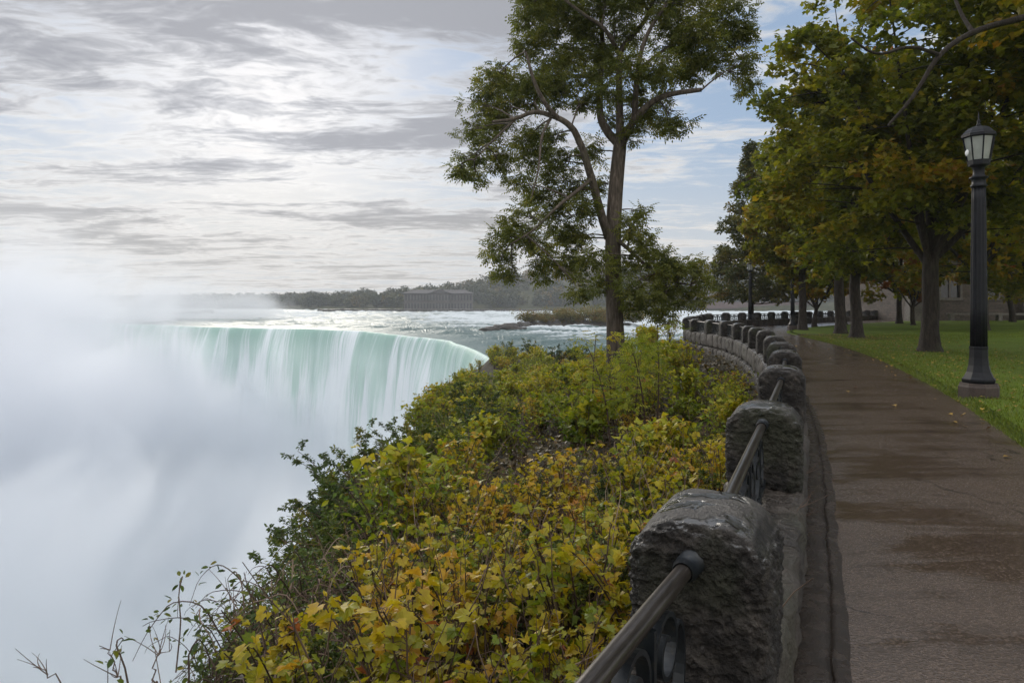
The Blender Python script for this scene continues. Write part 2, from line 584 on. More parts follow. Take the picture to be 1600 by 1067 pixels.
M_LEAF_VINE = leaf_mat('lobed vine leaves', [(0.0, (0.070, 0.100, 0.010)), (0.30, (0.150, 0.200, 0.014)), (0.55, (0.290, 0.270, 0.014)), (0.80, (0.440, 0.320, 0.016)), (0.96, (0.420, 0.230, 0.030)), (1.0, (0.300, 0.100, 0.030))], 0.42, 0.18)
M_LEAF_HERB = leaf_mat('yellow green herb leaves', [(0.0, (0.070, 0.120, 0.012)), (0.4, (0.190, 0.240, 0.014)), (0.75, (0.340, 0.330, 0.016)), (1.0, (0.430, 0.310, 0.020))], 0.42, 0.30)
M_LEAF_SHRUB = leaf_mat('small shrub leaves', [(0.0, (0.030, 0.055, 0.012)), (0.45, (0.070, 0.110, 0.016)), (0.8, (0.150, 0.170, 0.016)), (1.0, (0.240, 0.180, 0.022))], 0.40, 0.35)
M_LEAF_ASH = leaf_mat('ash leaflets', [(0.0, (0.050, 0.072, 0.018)), (0.5, (0.145, 0.165, 0.034)), (0.85, (0.245, 0.235, 0.042)), (1.0, (0.310, 0.240, 0.046))], 0.55, 0.0)
M_LEAF_MAPLE = leaf_mat('turning maple leaves', [(0.0, (0.058, 0.080, 0.010)), (0.40, (0.160, 0.180, 0.017)), (0.65, (0.270, 0.240, 0.019)), (0.88, (0.330, 0.200, 0.019)), (1.0, (0.260, 0.095, 0.018))], 0.54, 0.12)
M_LEAF_LINDEN = leaf_mat('linden leaves', [(0.0, (0.040, 0.058, 0.018)), (0.5, (0.095, 0.108, 0.026)), (0.85, (0.18, 0.150, 0.028)), (1.0, (0.22, 0.12, 0.026))], 0.38, 0.1)
M_WOOD = leaf_mat('far wood foliage', [(0.0, (0.022, 0.032, 0.014)), (0.45, (0.048, 0.058, 0.018)), (0.75, (0.100, 0.090, 0.020)), (1.0, (0.175, 0.105, 0.022))], 0.25, 0.0)
M_GRASS = leaf_mat('grass blades', [(0.0, (0.050, 0.088, 0.007)), (0.6, (0.135, 0.190, 0.014)), (1.0, (0.230, 0.220, 0.036))], 0.35, 0.0)
M_FALLEN = leaf_mat('fallen leaves', [(0.0, (0.12, 0.06, 0.02)), (0.5, (0.30, 0.19, 0.03)), (1.0, (0.40, 0.28, 0.04))], 0.15, 0.0)
M_LITTER = leaf_mat('withered leaves', [(0.0, (0.025, 0.018, 0.010)), (0.5, (0.075, 0.060, 0.022)), (0.8, (0.120, 0.085, 0.028)), (1.0, (0.180, 0.110, 0.035))], 0.25, 0.0)


def m_iron(q):
    a = q.noise(q.obj, 30, 5, 0.7)
    col = q.ramp(a, [(0.35, (0.004, 0.005, 0.0065)), (0.6, (0.009, 0.012, 0.0145)), (0.75, (0.040, 0.032, 0.018))])
    return pbr(q, col, 0.38, a, 0.25, 0.004)


M_IRON = mat('painted cast iron', m_iron)
M_RAIL = mat('worn bronze rail', lambda q: pbr(q, q.ramp(q.noise(q.scalev(q.obj, (2, 30, 30)), 2, 5, 0.7), [(0.35, (0.042, 0.034, 0.028)), (0.6, (0.100, 0.084, 0.073)), (0.75, (0.20, 0.18, 0.16))]), 0.30, q.noise(q.obj, 60, 4), 0.15, 0.003, metal=0.75))
M_LAMP = mat('black lamp paint', lambda q: pbr(q, q.ramp(q.noise(q.obj, 12, 4), [(0.3, (0.003, 0.0035, 0.005)), (0.7, (0.0065, 0.0075, 0.011))]), 0.48, q.noise(q.obj, 50, 3), 0.12, 0.004, spec=0.25))
M_PLINTH = mat('brown lamp plinth', lambda q: pbr(q, q.ramp(q.noise(q.obj, 20, 5, 0.7), [(0.3, (0.028, 0.019, 0.015)), (0.7, (0.070, 0.048, 0.038))]), 0.7, q.noise(q.obj, 60, 4), 0.4, 0.01))


def m_pane(q):
    c = q.ramp(q.noise(q.obj, 5, 3), [(0.3, (0.50, 0.52, 0.48)), (0.7, (0.66, 0.68, 0.64))])
    d = q.new('ShaderNodeBsdfPrincipled', {'Base Color': c, 'Roughness': 0.25})
    t = q.new('ShaderNodeBsdfTranslucent', {'Color': c})
    mx = q.new('ShaderNodeMixShader', {0: 0.6})
    q.l.new(d.outputs[0], mx.inputs[1])
    q.l.new(t.outputs[0], mx.inputs[2])
    return mx.outputs[0]


M_PANE = mat('frosted lamp glass', m_pane)
M_WHITE = mat('white plastic', lambda q: pbr(q, q.ramp(q.noise(q.obj, 20), [(0, (0.6, 0.6, 0.6)), (1, (0.78, 0.78, 0.78))]), 0.4))


def m_rubble(q):
    sx, sy, sz = q.new('ShaderNodeSeparateXYZ', {0: q.obj}).outputs
    w = q.noise(q.obj, 1.6, 4, 0.6)
    vec = q.new('ShaderNodeCombineXYZ', {0: q.m('ADD', q.m('ADD', sx, sy), q.m('MULTIPLY', w, 0.35)), 1: q.m('ADD', sz, q.m('MULTIPLY', w, 0.16)), 2: 0.0}).outputs[0]
    br = q.new('ShaderNodeTexBrick', {'Vector': vec, 'Color1': (0.14, 0.108, 0.083, 1), 'Color2': (0.05, 0.041, 0.036, 1), 'Mortar': (0.05, 0.043, 0.037, 1), 'Scale': 1.0, 'Mortar Size': 0.018, 'Mortar Smooth': 0.3, 'Bias': 0.0, 'Brick Width': 0.62, 'Row Height': 0.21})
    col = q.mix(0.55, br.outputs[0], q.ramp(q.noise(q.obj, 5, 5, 0.7), [(0.3, (0.038, 0.031, 0.026)), (0.7, (0.15, 0.12, 0.098))]), 'MIX')
    return pbr(q, col, 0.85, q.m('ADD', q.m('MULTIPLY', br.outputs[1], -1.0), q.noise(q.obj, 12, 4)), 0.8, 0.06)


M_RUBBLE = mat('rubble stone', m_rubble)
M_TRIM = mat('dressed stone trim', lambda q: pbr(q, q.ramp(q.noise(q.obj, 6, 5, 0.7), [(0.3, (0.085, 0.075, 0.065)), (0.7, (0.20, 0.18, 0.158))]), 0.8, q.noise(q.obj, 25, 4), 0.4, 0.02))
M_GLASS = mat('dark window glass', lambda q: pbr(q, q.ramp(q.noise(q.obj, 2, 2), [(0, (0.010, 0.012, 0.014)), (1, (0.03, 0.034, 0.038))]), 0.12))
M_SLATE = mat('slate roof', lambda q: pbr(q, q.ramp(q.noise(q.scalev(q.obj, (1, 1, 4)), 3, 5, 0.7), [(0.3, (0.04, 0.04, 0.045)), (0.7, (0.09, 0.085, 0.085))]), 0.6, q.noise(q.obj, 8, 4), 0.5, 0.03))
M_FARWALL = mat('weathered grey stone', lambda q: pbr(q, q.ramp(q.noise(q.obj, 0.7, 5, 0.7), [(0.3, (0.050, 0.044, 0.040)), (0.7, (0.105, 0.092, 0.084))]), 0.85))
M_FARROOF = mat('grey tiled roof', lambda q: pbr(q, q.ramp(q.noise(q.obj, 0.9, 5, 0.7), [(0.3, (0.040, 0.036, 0.036)), (0.7, (0.075, 0.066, 0.064))]), 0.8))
M_REDWALL = mat('dull red brick', lambda q: pbr(q, q.ramp(q.noise(q.obj, 0.8, 5, 0.7), [(0.3, (0.055, 0.032, 0.026)), (0.7, (0.10, 0.060, 0.050))]), 0.85))
M_FARBANK = mat('grassy far bank', lambda q: pbr(q, q.ramp(q.noise(q.pos, 0.12, 6, 0.7), [(0.3, (0.018, 0.018, 0.009)), (0.55, (0.045, 0.048, 0.018)), (0.75, (0.085, 0.070, 0.034))]), 0.9, q.noise(q.pos, 0.8, 5), 0.8, 0.6, spec=0.1))
M_DARKROCK = mat('wet dark rock', lambda q: pbr(q, q.ramp(q.noise(q.obj, 1.5, 6, 0.7), [(0.3, (0.018, 0.016, 0.014)), (0.7, (0.07, 0.06, 0.05))]), 0.5, q.noise(q.obj, 6, 5), 0.8, 0.1))

# ------------------------------------------------------------------ the plan of the place
WP = [(-1.80, -1.92), (-.56, .10), (.62, 2.15), (1.63, 4.4), (2.69, 6.8), (3.6, 9.0), (4.46, 11.3), (5.16, 13.4), (5.84, 15.7), (6.4, 17.8), (6.92, 19.9), (7.32, 22), (7.55, 24.1), (7.62, 26.2), (7.6, 28.3), (7.78, 30.3), (8.4, 32.3), (9.15, 34.4), (9.95, 36.4), (10.7, 38.4), (11.5, 40.4), (12.2, 42.2)]
for k in range(1, 18):
    WP.append((12.67 + 1.62 * (k - 1), 44 + 1.6 * (k - 1)))
WP = np.array(WP, float)
WLINE = np.vstack([[WP[0] - 3 * (WP[1] - WP[0])], WP])        # runs on behind the camera
LAWN = smooth_line(np.array([(-2.6, -10), (-.6, -6), (2.3, 0), (5.66, 7.55), (7.18, 10.9), (8.7, 14.7), (10.6, 19.85), (12.4, 25.9), (13.7, 32), (14.75, 37.3), (17.2, 42), (22, 48), (30, 56), (41, 67)], float), 2)


def signed(line, X, Y):
    """signed distance to a polyline, positive on its right-hand side"""
    P = np.stack([X.ravel(), Y.ravel()], 1)
    best = np.full(len(P), 1e18)
    sg = np.zeros(len(P))
    for a, b in zip(line[:-1], line[1:]):
        d = b - a
        t = np.clip(((P - a) @ d) / (d @ d), 0, 1)
        q = P - a - t[:, None] * d
        dd = (q ** 2).sum(1)
        cr = d[0] * (P[:, 1] - a[1]) - d[1] * (P[:, 0] - a[0])
        m = dd < best - 1e-9
        best[m] = dd[m]
        sg[m] = np.where(cr[m] > 0, -1, 1)
    return (np.sqrt(best) * sg).reshape(X.shape)


BANK = np.array([(-60, 69), (-2.3, 69.5), (8, 72), (25, 82), (55, 104), (150, 165), (320, 260)], float)
RIM_Y = [-12, 0, 4, 6, 8, 11, 14, 20, 40, 60, 70, 90]
RIM_X = [-4.5, -1.7, -1.35, -1.25, -1.3, -1.6, -2.0, -2.6, -3.2, -2.3, -2.0, -2.0]


def terrain(X, Y):
    sd = signed(WLINE, X, Y)
    so = np.maximum(-sd - 0.25, 0)
    z = -0.32 - 0.10 * np.minimum(so, 1.5) - np.interp(Y, [2, 7, 14, 30], [.16, .27, .33, .25]) * np.clip(so - 1.2, 0, 6) - 0.02 * np.maximum(so - 6, 0)
    z -= 2.7 * sstep(Y, 13, 60) * sstep(so, .6, 5)
    z += 0.10 * fbm(np.stack([X * .6, Y * .6, X * 0], -1), 3)
    z = np.maximum(z, -3.72)
    rim = np.interp(Y, RIM_Y, RIM_X)
    c = rim - X
    z -= 1.05 * np.clip(c, 0, 2.4) + 9.0 * np.maximum(c - 2.4, 0)
    z += np.clip(c - 1, 0, 4) * 0.35 * fbm(np.stack([X * .5, Y * .5, z * .35], -1), 9)
    e = signed(BANK, X, Y)
    off = sstep(e, .6, -1.0)          # 0 on land, 1 in the river
    z = np.where(X > -2.4, z * (1 - off) + (-8.0) * off, z)
    z = np.maximum(z, -56)
    inside = sd > -0.22
    return np.where(inside, -0.012, np.where(sd > -0.28, np.minimum(z, -0.3), z))


# ---- terrain: one sheet from the gorge foot to the river bank and far across the park
gx = np.concatenate([np.linspace(-16, -7, 16), np.linspace(-6.8, 9, 96), np.linspace(9.5, 40, 50), np.linspace(44, 260, 28)])
gy = np.concatenate([np.linspace(-14, 34, 150), np.linspace(34.6, 80, 70), np.linspace(82, 220, 30)])
GX, GY = np.meshgrid(gx, gy, indexing='ij')
mb = MB()
mb.grid(np.stack([GX, GY, terrain(GX, GY)], -1))
tag(mb.build('ground', M_SOIL), 'dark soil slope below the stone wall', 'ground', kind='structure')

# ---- path, kerb strip, lawn
def offset(line, d):
    line = np.asarray(line, float)
    t = np.gradient(line, axis=0)
    t /= np.linalg.norm(t, axis=1, keepdims=True)
    return line + d * np.stack([t[:, 1], -t[:, 0]], 1)     # to the right


WS = resample(smooth_line(WLINE, 2), num=260)
kin, kout = offset(WS, 0.20), offset(WS, 0.42)
LS = resample(LAWN, num=260)
LS2 = LS + 0.035 * np.stack([fbm(np.stack([LS[:, 1] * 2, LS[:, 0] * 0, LS[:, 0] * 0], 1), 5), np.zeros(260)], 1)
mb = MB()
tt = np.linspace(0, 1, 24)
P = kout[:, None] * (1 - tt)[None, :, None] + (LS2 + (0.05, 0))[:, None] * tt[None, :, None]
mb.grid(np.concatenate([P, (0.012 + 0.02 * np.sin(tt * np.pi))[None, :, None] * np.ones((260, 1, 1))], -1), flip=True)
tag(mb.build('path', M_PATH), 'rain-wet brown path curving along the wall', 'path', kind='structure')

# kerb strip: separate wet slabs with an uneven outer edge and a gutter seam
mb = MB()
KS = resample(smooth_line(WLINE, 2), step=0.06)
Lk = np.concatenate([[0], np.cumsum(np.linalg.norm(np.diff(KS, axis=0), axis=1))])
joint = np.abs((Lk / 1.15) % 1.0 - 0.5) > 0.485
cols = [0.17, 0.22, 0.27, 0.315, 0.345, 0.353, 0.361, 0.369, 0.38, 0.395, 0.41, 0.44]
hs = [0.016, 0.034, 0.036, 0.034, 0.030, 0.026, 0.010, 0.022, 0.030, 0.026, 0.022, 0.018]
rows = []
for d, h in zip(cols, hs):
    w = 0.012 * fbm(np.stack([Lk * 3, Lk * 0 + d * 9, Lk * 0], 1), 8)
    o_ = offset(KS, d)
    t_ = offset(KS, d + 1) - o_
    xy = o_ + t_ * (w[:, None] if d > 0.34 else 0)
    z = np.where(joint & (d < 0.36), 0.015, h) + 0.004 * fbm(np.stack([xy[:, 0] * 5, xy[:, 1] * 5, xy[:, 0] * 0], 1), 12)
    rows.append(np.column_stack([xy, z]))
mb.grid(np.stack(rows, 1), flip=True)
tag(mb.build('gutter', M_KERB), 'dark wet gutter strip at the foot of the wall', 'gutter', kind='structure')

mb = MB()
far = LS.copy()
far = np.stack([np.interp(np.linspace(0, 1, 260), [0, .5, 1], [30, 95, 130]), np.interp(np.linspace(0, 1, 260), [0, .5, 1], [-40, 10, 60])], 1)
ts = np.concatenate([[0, .0015, .004], np.linspace(.012, 1, 40) ** 1.6])
P = LS[:, None] * (1 - ts)[None, :, None] + far[:, None] * ts[None, :, None]
dd = np.linalg.norm(P - LS[:, None], axis=-1)
Z = 0.055 * sstep(dd, 0.0, 0.35) + 0.10 * sstep(dd, 1, 10) + 0.05 * fbm(np.stack([P[..., 0] * .3, P[..., 1] * .3, P[..., 0] * 0], -1), 4) * sstep(dd, .5, 4) + 0.002
mb.grid(np.concatenate([P, Z[..., None]], -1), flip=True)
lawn_o = tag(mb.build('lawn', M_LAWN), 'mown green lawn beside the path', 'lawn', kind='structure')


def lawn_z(x, y):
    d = np.maximum(signed(LAWN, np.asarray(x, float), np.asarray(y, float)), 0)
    return 0.055 * sstep(d, 0.0, 0.35) + 0.10 * sstep(d, 1, 10)


# ---- river, falls, gorge pool, far shore
BR = np.array([(-2.1, 69.5), (-4.7, 84), (-9.7, 103), (-17.9, 119.5), (-31, 139), (-44.8, 149), (-57, 153.5), (-70, 159), (-85, 170), (-105, 186), (-135, 205), (-170, 214), (-205, 207), (-235, 187), (-255, 150), (-265, 105), (-270, 50)], float)
BRS = resample(smooth_line(BR, 3), num=560)
Lb = np.concatenate([[0], np.cumsum(np.linalg.norm(np.diff(BRS, axis=0), axis=1))])
BRS = BRS + (0.9 * sstep(Lb, 5, 60))[:, None] * np.stack([fbm(np.stack([Lb * .12, Lb * 0, Lb * 0], 1), 21, 4), fbm(np.stack([Lb * .12, Lb * 0 + 7, Lb * 0], 1), 22, 4)], 1)
tb = np.gradient(BRS, axis=0)
tb /= np.linalg.norm(tb, axis=1, keepdims=True)
ks = np.ones(15) / 15
nb = np.stack([-tb[:, 1], tb[:, 0]], 1)                     # candidate normal
gc = np.array([-110.0, 90.0])
nb *= np.sign(((gc - BRS) * nb).sum(1))[:, None]            # towards the gorge
nb = np.stack([np.convolve(np.pad(nb[:, a], 7, mode='edge'), ks, 'valid') for a in (0, 1)], 1)
nb /= np.linalg.norm(nb, axis=1, keepdims=True)
WZ = -4.0
fall = np.concatenate([np.linspace(0, 1, 10) ** 2 * 1.6, np.linspace(2.2, 47, 90)])
U, V = np.meshgrid(Lb, fall, indexing='ij')
out = np.sqrt(fall / 1.6) * 0.95
ridge = 1.5 * fbm(np.stack([U * .10, V * .012, U * 0], -1), 31, 3) + 0.6 * fbm(np.stack([U * .45, V * .03, U * 0], -1), 32, 4) + 0.25 * fbm(np.stack([U * 1.3, V * .12, U * 0], -1), 33, 3)
off_ = out[None] + ridge * sstep(V, 0.0, 9) * 0.9
P = np.concatenate([BRS[:, None] + nb[:, None] * off_[..., None], (WZ - V)[..., None]], -1)
mb = MB()
mb.grid(P)
o = mb.build('waterfall', M_FALLS)
uvl = o.data.uv_layers.new(name='UVMap')
li = np.empty(len(o.data.loops), np.int32)
o.data.loops.foreach_get('vertex_index', li)
uvl.data.foreach_set('uv', np.stack([U.ravel(), V.ravel()], 1)[li].astype(np.float32).ravel())
tag(o, 'broad curtain of mint green and white falling water', 'waterfall', kind='structure')

# river sheet from the brink and the near bank across to the far shore
edge_r = resample(BANK[1:], num=240)
edge = np.vstack([BRS[::-1], edge_r[1:] - (0, 3.0)])
FS = np.array([(-900, 300), (-700, 640), (-420, 640), (-250, 560), (-150, 500), (-47, 445), (30, 430), (130, 400), (260, 380), (420, 420), (700, 520)], float)
fs = resample(smooth_line(FS, 2), num=len(edge))
wgt = np.concatenate([np.linspace(0, 0.72, len(BRS)), np.linspace(0.72, 1, len(edge_r) - 1)])
fs = np.stack([np.interp(wgt, np.linspace(0, 1, len(edge)), fs[:, a]) for a in (0, 1)], 1)
ts = np.concatenate([[0], np.cumsum(np.geomspace(0.0022, 0.025, 130))])
ts /= ts[-1]
P = edge[:, None] * (1 - ts)[None, :, None] + (fs + (0, 25))[:, None] * ts[None, :, None]
dist = np.linalg.norm(P - edge[:, None], axis=-1)
wave = 0.55 * fbm(np.stack([P[..., 0] * .09, P[..., 1] * .22, P[..., 0] * 0], -1), 41, 5, .6)
wave += 0.5 * np.maximum(fbm(np.stack([P[..., 0] * .03, P[..., 1] * .10, P[..., 0] * 0], -1), 44, 3), 0)
amp = sstep(dist, 0, 14)
foamb = 0.5 + 0.55 * sstep(dist, 30, 110) * (0.4 + 0.6 * sstep(P[..., 0], -60, 60)) + 0.30 * np.clip(wave, -.6, 1) - 0.45 * sstep(dist, 26, 6) + 0.22 * sstep(P[..., 0], -45, 10) * sstep(dist, 12, 40)
Z = WZ + 0.0 + wave * amp + 0.004 * np.minimum(dist, 60) + 0.006 * np.maximum(dist - 60, 0) * 0.4
mb = MB()
mb.grid(np.concatenate([P, Z[..., None]], -1), tint=np.clip(foamb, 0, 1.2), flip=True)
tag(mb.build('river', M_RIVER), 'grey green river with white rapids above the falls', 'river', kind='structure')

mb = MB()
px, py = np.meshgrid(np.linspace(-330, 10, 80), np.linspace(-80, 240, 80), indexing='ij')
mb.grid(np.stack([px, py, -50 + 0.8 * fbm(np.stack([px * .06, py * .06, px * 0], -1), 51)], -1))
tag(mb.build('gorge_water', M_POOL), 'foaming green water at the foot of the falls', 'water', kind='structure')

# far shore ground with low hills
def far_h(x0, d):
    return WZ + 0.4 + np.interp(x0, [0, 90], [3.2, 5.4]) * sstep(d, 0, 9) + np.interp(x0, [-700, -250, -110, -60, 40, 150, 300, 700], [0, 3, 8, 17, 23, 22, 18, 14]) * sstep(d, 8, 150)


mb = MB()
hs_x = resample(smooth_line(FS, 2), num=200)
tt = np.linspace(0, 1, 14)
nrm = offset(hs_x, -1) - hs_x
rows = []
for t in tt:
    d = 260 * t ** 1.5
    xy = hs_x + nrm * d
    h = far_h(hs_x[:, 0], d)
    rows.append(np.column_stack([xy, h]))
mb.grid(np.stack(rows, 1))
tag(mb.build('far_shore', M_FARBANK), 'low wooded far shore', 'shore', kind='structure')


# ------------------------------------------------------------------ leaves and twigs
def fan(outline, fold=0.16, droop=0.18):
    pts = [(0, 0.0)] + outline
    v = np.array([(x, y, -fold * abs(x) * -1 - droop * y * y) for x, y in pts])
    f = [(0, i, i + 1) for i in range(1, len(pts) - 1)]
    return v, f


def polar(lst):
    return [(r * math.sin(R(a)), r * math.cos(R(a))) for a, r in lst]


VINE = fan(polar([(-158, .42), (-135, .66), (-112, .60), (-96, .70), (-78, .86), (-62, .60), (-48, .66), (-33, .84), (-20, .72), (-9, .82), (0, 1.0), (9, .82), (20, .72), (33, .84), (48, .66), (62, .60), (78, .86), (96, .70), (112, .60), (135, .66), (158, .42)]))
MAPLE = fan(polar([(-140, .52), (-100, .62), (-62, .86), (-30, .66), (0, 1.0), (30, .66), (62, .86), (100, .62), (140, .52)]), 0.2, 0.25)
OVAL = (np.array([(0, 0, 0), (-.22, .3, .05), (-.2, .68, 0), (0, 1, -.12), (.2, .68, 0), (.22, .3, .05)], float), [(0, 5, 4, 3), (0, 3, 2, 1)])
DIAM = (np.array([(0, 0, 0), (-.3, .5, .06), (0, 1, -.1), (.3, .5, .06)], float), [(0, 3, 2), (0, 2, 1)])


def pinnate(pairs=3, ln=0.36, lw=0.19):
    v, f = [], []
    def leaflet(base, d):
        k = len(v)
        d = np.array(d, float) / np.linalg.norm(d)
        s = np.array((-d[1], d[0], 0))
        b = np.array(base, float)
        v.extend([b, b + d * ln * .5 + s * lw * .5 + (0, 0, .01), b + d * ln + (0, 0, -.09), b + d * ln * .5 - s * lw * .5 + (0, 0, .01)])
        f.append((k, k + 3, k + 2, k + 1))
    for i in range(pairs):
        y = 0.25 + 0.75 * i / pairs
        for sgn in (-1, 1):
            leaflet((0, y, -.12 * y * y), (sgn * .8, .62, -.22))
    leaflet((0, 1.0, -.12), (0, 1, -.25))
    return np.array(v), f


PINN = pinnate()


def frames(N, up=0.6, fwd=None, g=rng):
    """random leaf axes: Y along the leaf, Z its face normal (biased upward)"""
    Z = g.normal(size=(N, 3)) * 0.55
    Z[:, 2] = np.abs(Z[:, 2]) + up
    Z = unit(Z)
    Y = g.normal(size=(N, 3)) if fwd is None else fwd + g.normal(size=(N, 3)) * 0.45
    Y[:, 2] -= 0.25
    Y = unit(Y - Z * (Y * Z).sum(1, keepdims=True))
    return np.cross(Y, Z), Y, Z


def clump_leaves(mb, tmpl, c, r, N, size, tint, up=0.6, g=rng, flat=0.75):
    """leaves filling a rough ball, denser towards its rind, a little hanging"""
    d = unit(g.normal(size=(N, 3)))
    rad = r * g.random(N) ** 0.42 * (1 + 0.35 * fbm(d * 1.7 + c, 77, 2))
    P = c + d * rad[:, None] * (1, 1, flat)
    X, Y, Z = frames(N, up, d * 0.7, g)
    mb.scatter(tmpl[0], tmpl[1], P, X, Y, Z, size * g.uniform(.65, 1.2, N), np.clip(tint + g.normal(size=N) * .13, 0, 1))


# ------------------------------------------------------------------ the ash tree outside the wall (limbs traced with their own depth)
AY = 16.0


def ap(px, py, dep=0.0):
    return at(px, py, AY + dep)


ash = thing('ash_tree', (2.42, AY, -0.9), 0, 'tall green ash tree with forked trunk rising between the falls and the path', 'tree')
aoff = np.array((2.42, AY, -0.9))


def limb(mb, pts, r0, r1, sides=9):
    p = smooth_line(np.array(pts, float), 2)
    p = p + 0.02 * fbm(p * 1.5, 61)[:, None]
    mb.tube(p - aoff, np.linspace(r0, r1, len(p)), sides)
    return p


mb = MB()
p = smooth_line(np.array([(2.46, AY, -1.4), ap(963, 560), ap(960, 480), ap(957, 400), ap(960, 320), ap(965, 262), ap(969, 225)]), 2)
rad = np.interp(np.linspace(0, 1, len(p)), [0, .12, .3, .75, 1], [.34, .26, .20, .168, .15])
mb.tube(p - aoff, rad, 18)
mb.build('trunk', M_BARK_ASH, ash)
mb = MB()
LIMBS = []
for pts, r0, r1 in [
    ([ap(952, 372), ap(939, 335, -.2), ap(924, 276, -.5), ap(908, 226, -.8), ap(890, 194, -1), ap(872, 185, -1.1), ap(838, 172, -1.2), ap(806, 186, -1.3), ap(770, 190, -1.6)], .115, .025),
    ([ap(872, 186, -1.1), ap(850, 160, -1.4), ap(830, 120, -1.6), ap(822, 80, -1.6)], .065, .02),
    ([ap(969, 228), ap(950, 207, .2), ap(937, 180, .4), ap(937, 130, .5), ap(943, 80, .5), ap(938, 16, .6), ap(930, -40, .6)], .12, .03),
    ([ap(968, 235), ap(970, 195, 0), ap(968, 146, .2), ap(966, 80, 0), ap(990, 54, 0), ap(1012, 28, 0), ap(1030, -20, 0)], .115, .03),
    ([ap(966, 82, 0), ap(946, 42, -.5), ap(905, 20, -1), ap(870, -10, -1.2)], .06, .02),
    ([ap(970, 230), ap(980, 206, -.2), ap(995, 182, -.4), ap(1018, 159, -.6), ap(1045, 147, -.8), ap(1097, 140, -1.0)], .11, .045),
    ([ap(992, 188, -.3), ap(995, 130, -.4), ap(998, 97, -.5), ap(1009, 55, -.7), ap(1040, 10, -.8), ap(1060, -30, -.8)], .08, .02),
    ([ap(997, 110, -.5), ap(1040, 75, -.3), ap(1090, 50, 0), ap(1130, 60, .3), ap(1160, 95, .4)], .045, .012),
    ([ap(960, 370), ap(985, 390, -.4), ap(1015, 420, -.7), ap(1050, 440, -.9), ap(1080, 445, -1)], .055, .015),
    ([ap(925, 280, -.5), ap(900, 300, -.9), ap(868, 325, -1.2), ap(835, 360, -1.4), ap(800, 380, -1.5)], .05, .012),
    ([ap(860, 186, -1.1), ap(845, 215, -1.4), ap(842, 260, -1.6), ap(830, 310, -1.7)], .035, .01),
    ([ap(806, 186, -1.3), ap(770, 220, -1.5), ap(740, 250, -1.6)], .03, .008),
]:
    LIMBS.append(limb(mb, pts, r0, r1))
LP = np.vstack(LIMBS + [p[len(p) // 2:]])
CL = [  # clumps: px, py, radius px
    (815, 15, 34), (850, 35, 48), (905, 15, 48), (950, 5, 48), (1000, 5, 46), (1050, 5, 46), (1100, 12, 46), (1140, 25, 38), (870, 75, 44), (830, 75, 40),
    (915, 62, 46), (960, 55, 42), (1040, 55, 48), (1090, 60, 48), (1135, 65, 42), (1158, 100, 28), (1165, 55, 22), (775, 120, 36), (815, 122, 42), (860, 118, 46), (905, 112, 44), (950, 105, 38),
    (1010, 100, 42), (1055, 100, 44), (1100, 98, 38), (1030, 130, 32), (745, 160, 34), (785, 168, 40), (830, 155, 36), (870, 150, 32), (910, 152, 30), (955, 150, 26), (1000, 145, 28), (1025, 175, 36), (1050, 190, 26),
    (735, 205, 30), (775, 215, 40), (820, 222, 40), (860, 215, 30), (1000, 190, 26), (990, 205, 18), (735, 250, 28), (715, 262, 17), (742, 275, 15), (780, 252, 26), (845, 255, 36), (880, 250, 26), (810, 285, 24), (850, 300, 40),
    (890, 290, 34), (925, 240, 24), (915, 320, 30), (870, 340, 36), (820, 340, 34), (790, 375, 34), (830, 385, 36), (870, 380, 34), (905, 370, 30), (780, 410, 26), (800, 430, 18), (850, 415, 28), (890, 410, 30), (925, 400, 28), (935, 440, 24), (900, 445, 24),
    (1172, 130, 16), (1160, 145, 9), (945, 290, 18), (955, 190, 16), (985, 345, 24), (1000, 370, 28), (985, 400, 28), (1020, 395, 26), (1045, 405, 24), (1020, 425, 34), (1060, 430, 30), (1090, 415, 18), (1098, 440, 16), (990, 445, 32), (1040, 460, 34), (1080, 465, 24),
    (1000, 480, 24), (1040, 490, 24), (1000, 330, 14), (860, -40, 50), (920, -50, 55), (980, -55, 55), (1040, -45, 55), (1095, -35, 45), (950, -100, 50), (1010, -95, 50), (820, -25, 34)]
lf = MB()
g = np.random.default_rng(11)
for px, py, r in CL:
    dep = g.uniform(-1.1, 1.1) + (-0.5 if py > 330 else 0)
    c = ap(px, py, dep)
    rm = r / FPX * AY
    # twigs reach from the nearest limb into the clump
    q = LP[np.argmin(np.linalg.norm(LP - c, axis=1) + np.maximum(LP[:, 2] - c[2], 0) * .4)]
    mid = (q + c) / 2 + (0, 0, 0.12)
    mb.tube(bezier(q, mid, c, 7) - aoff, np.linspace(.022, .007, 7), 5)
    for s in range(5):
        e = c + unit(g.normal(size=3)) * rm * .9
        b = q * .35 + c * .65
        mb.tube(bezier(b, (b + e) / 2 + (0, 0, .06), e, 5) - aoff, np.linspace(.010, .003, 5), 4, cap=False)
    # sub-clumps keep the outline ragged and let sky through
    for s in range(7):
        cc = c + unit(g.normal(size=3)) * rm * g.uniform(.35, .95) * (1, 1.0, .9)
        N = int(105 * (rm / .6) ** 2) + 16
        clump_leaves(lf, PINN, cc - aoff, rm * .42, int(N * .40), .20, .42 + .12 * g.normal(), 0.5, g)
mb.build('branches', M_BARK_ASH, ash)
lf.build('crown', M_LEAF_ASH, ash, smooth=False)


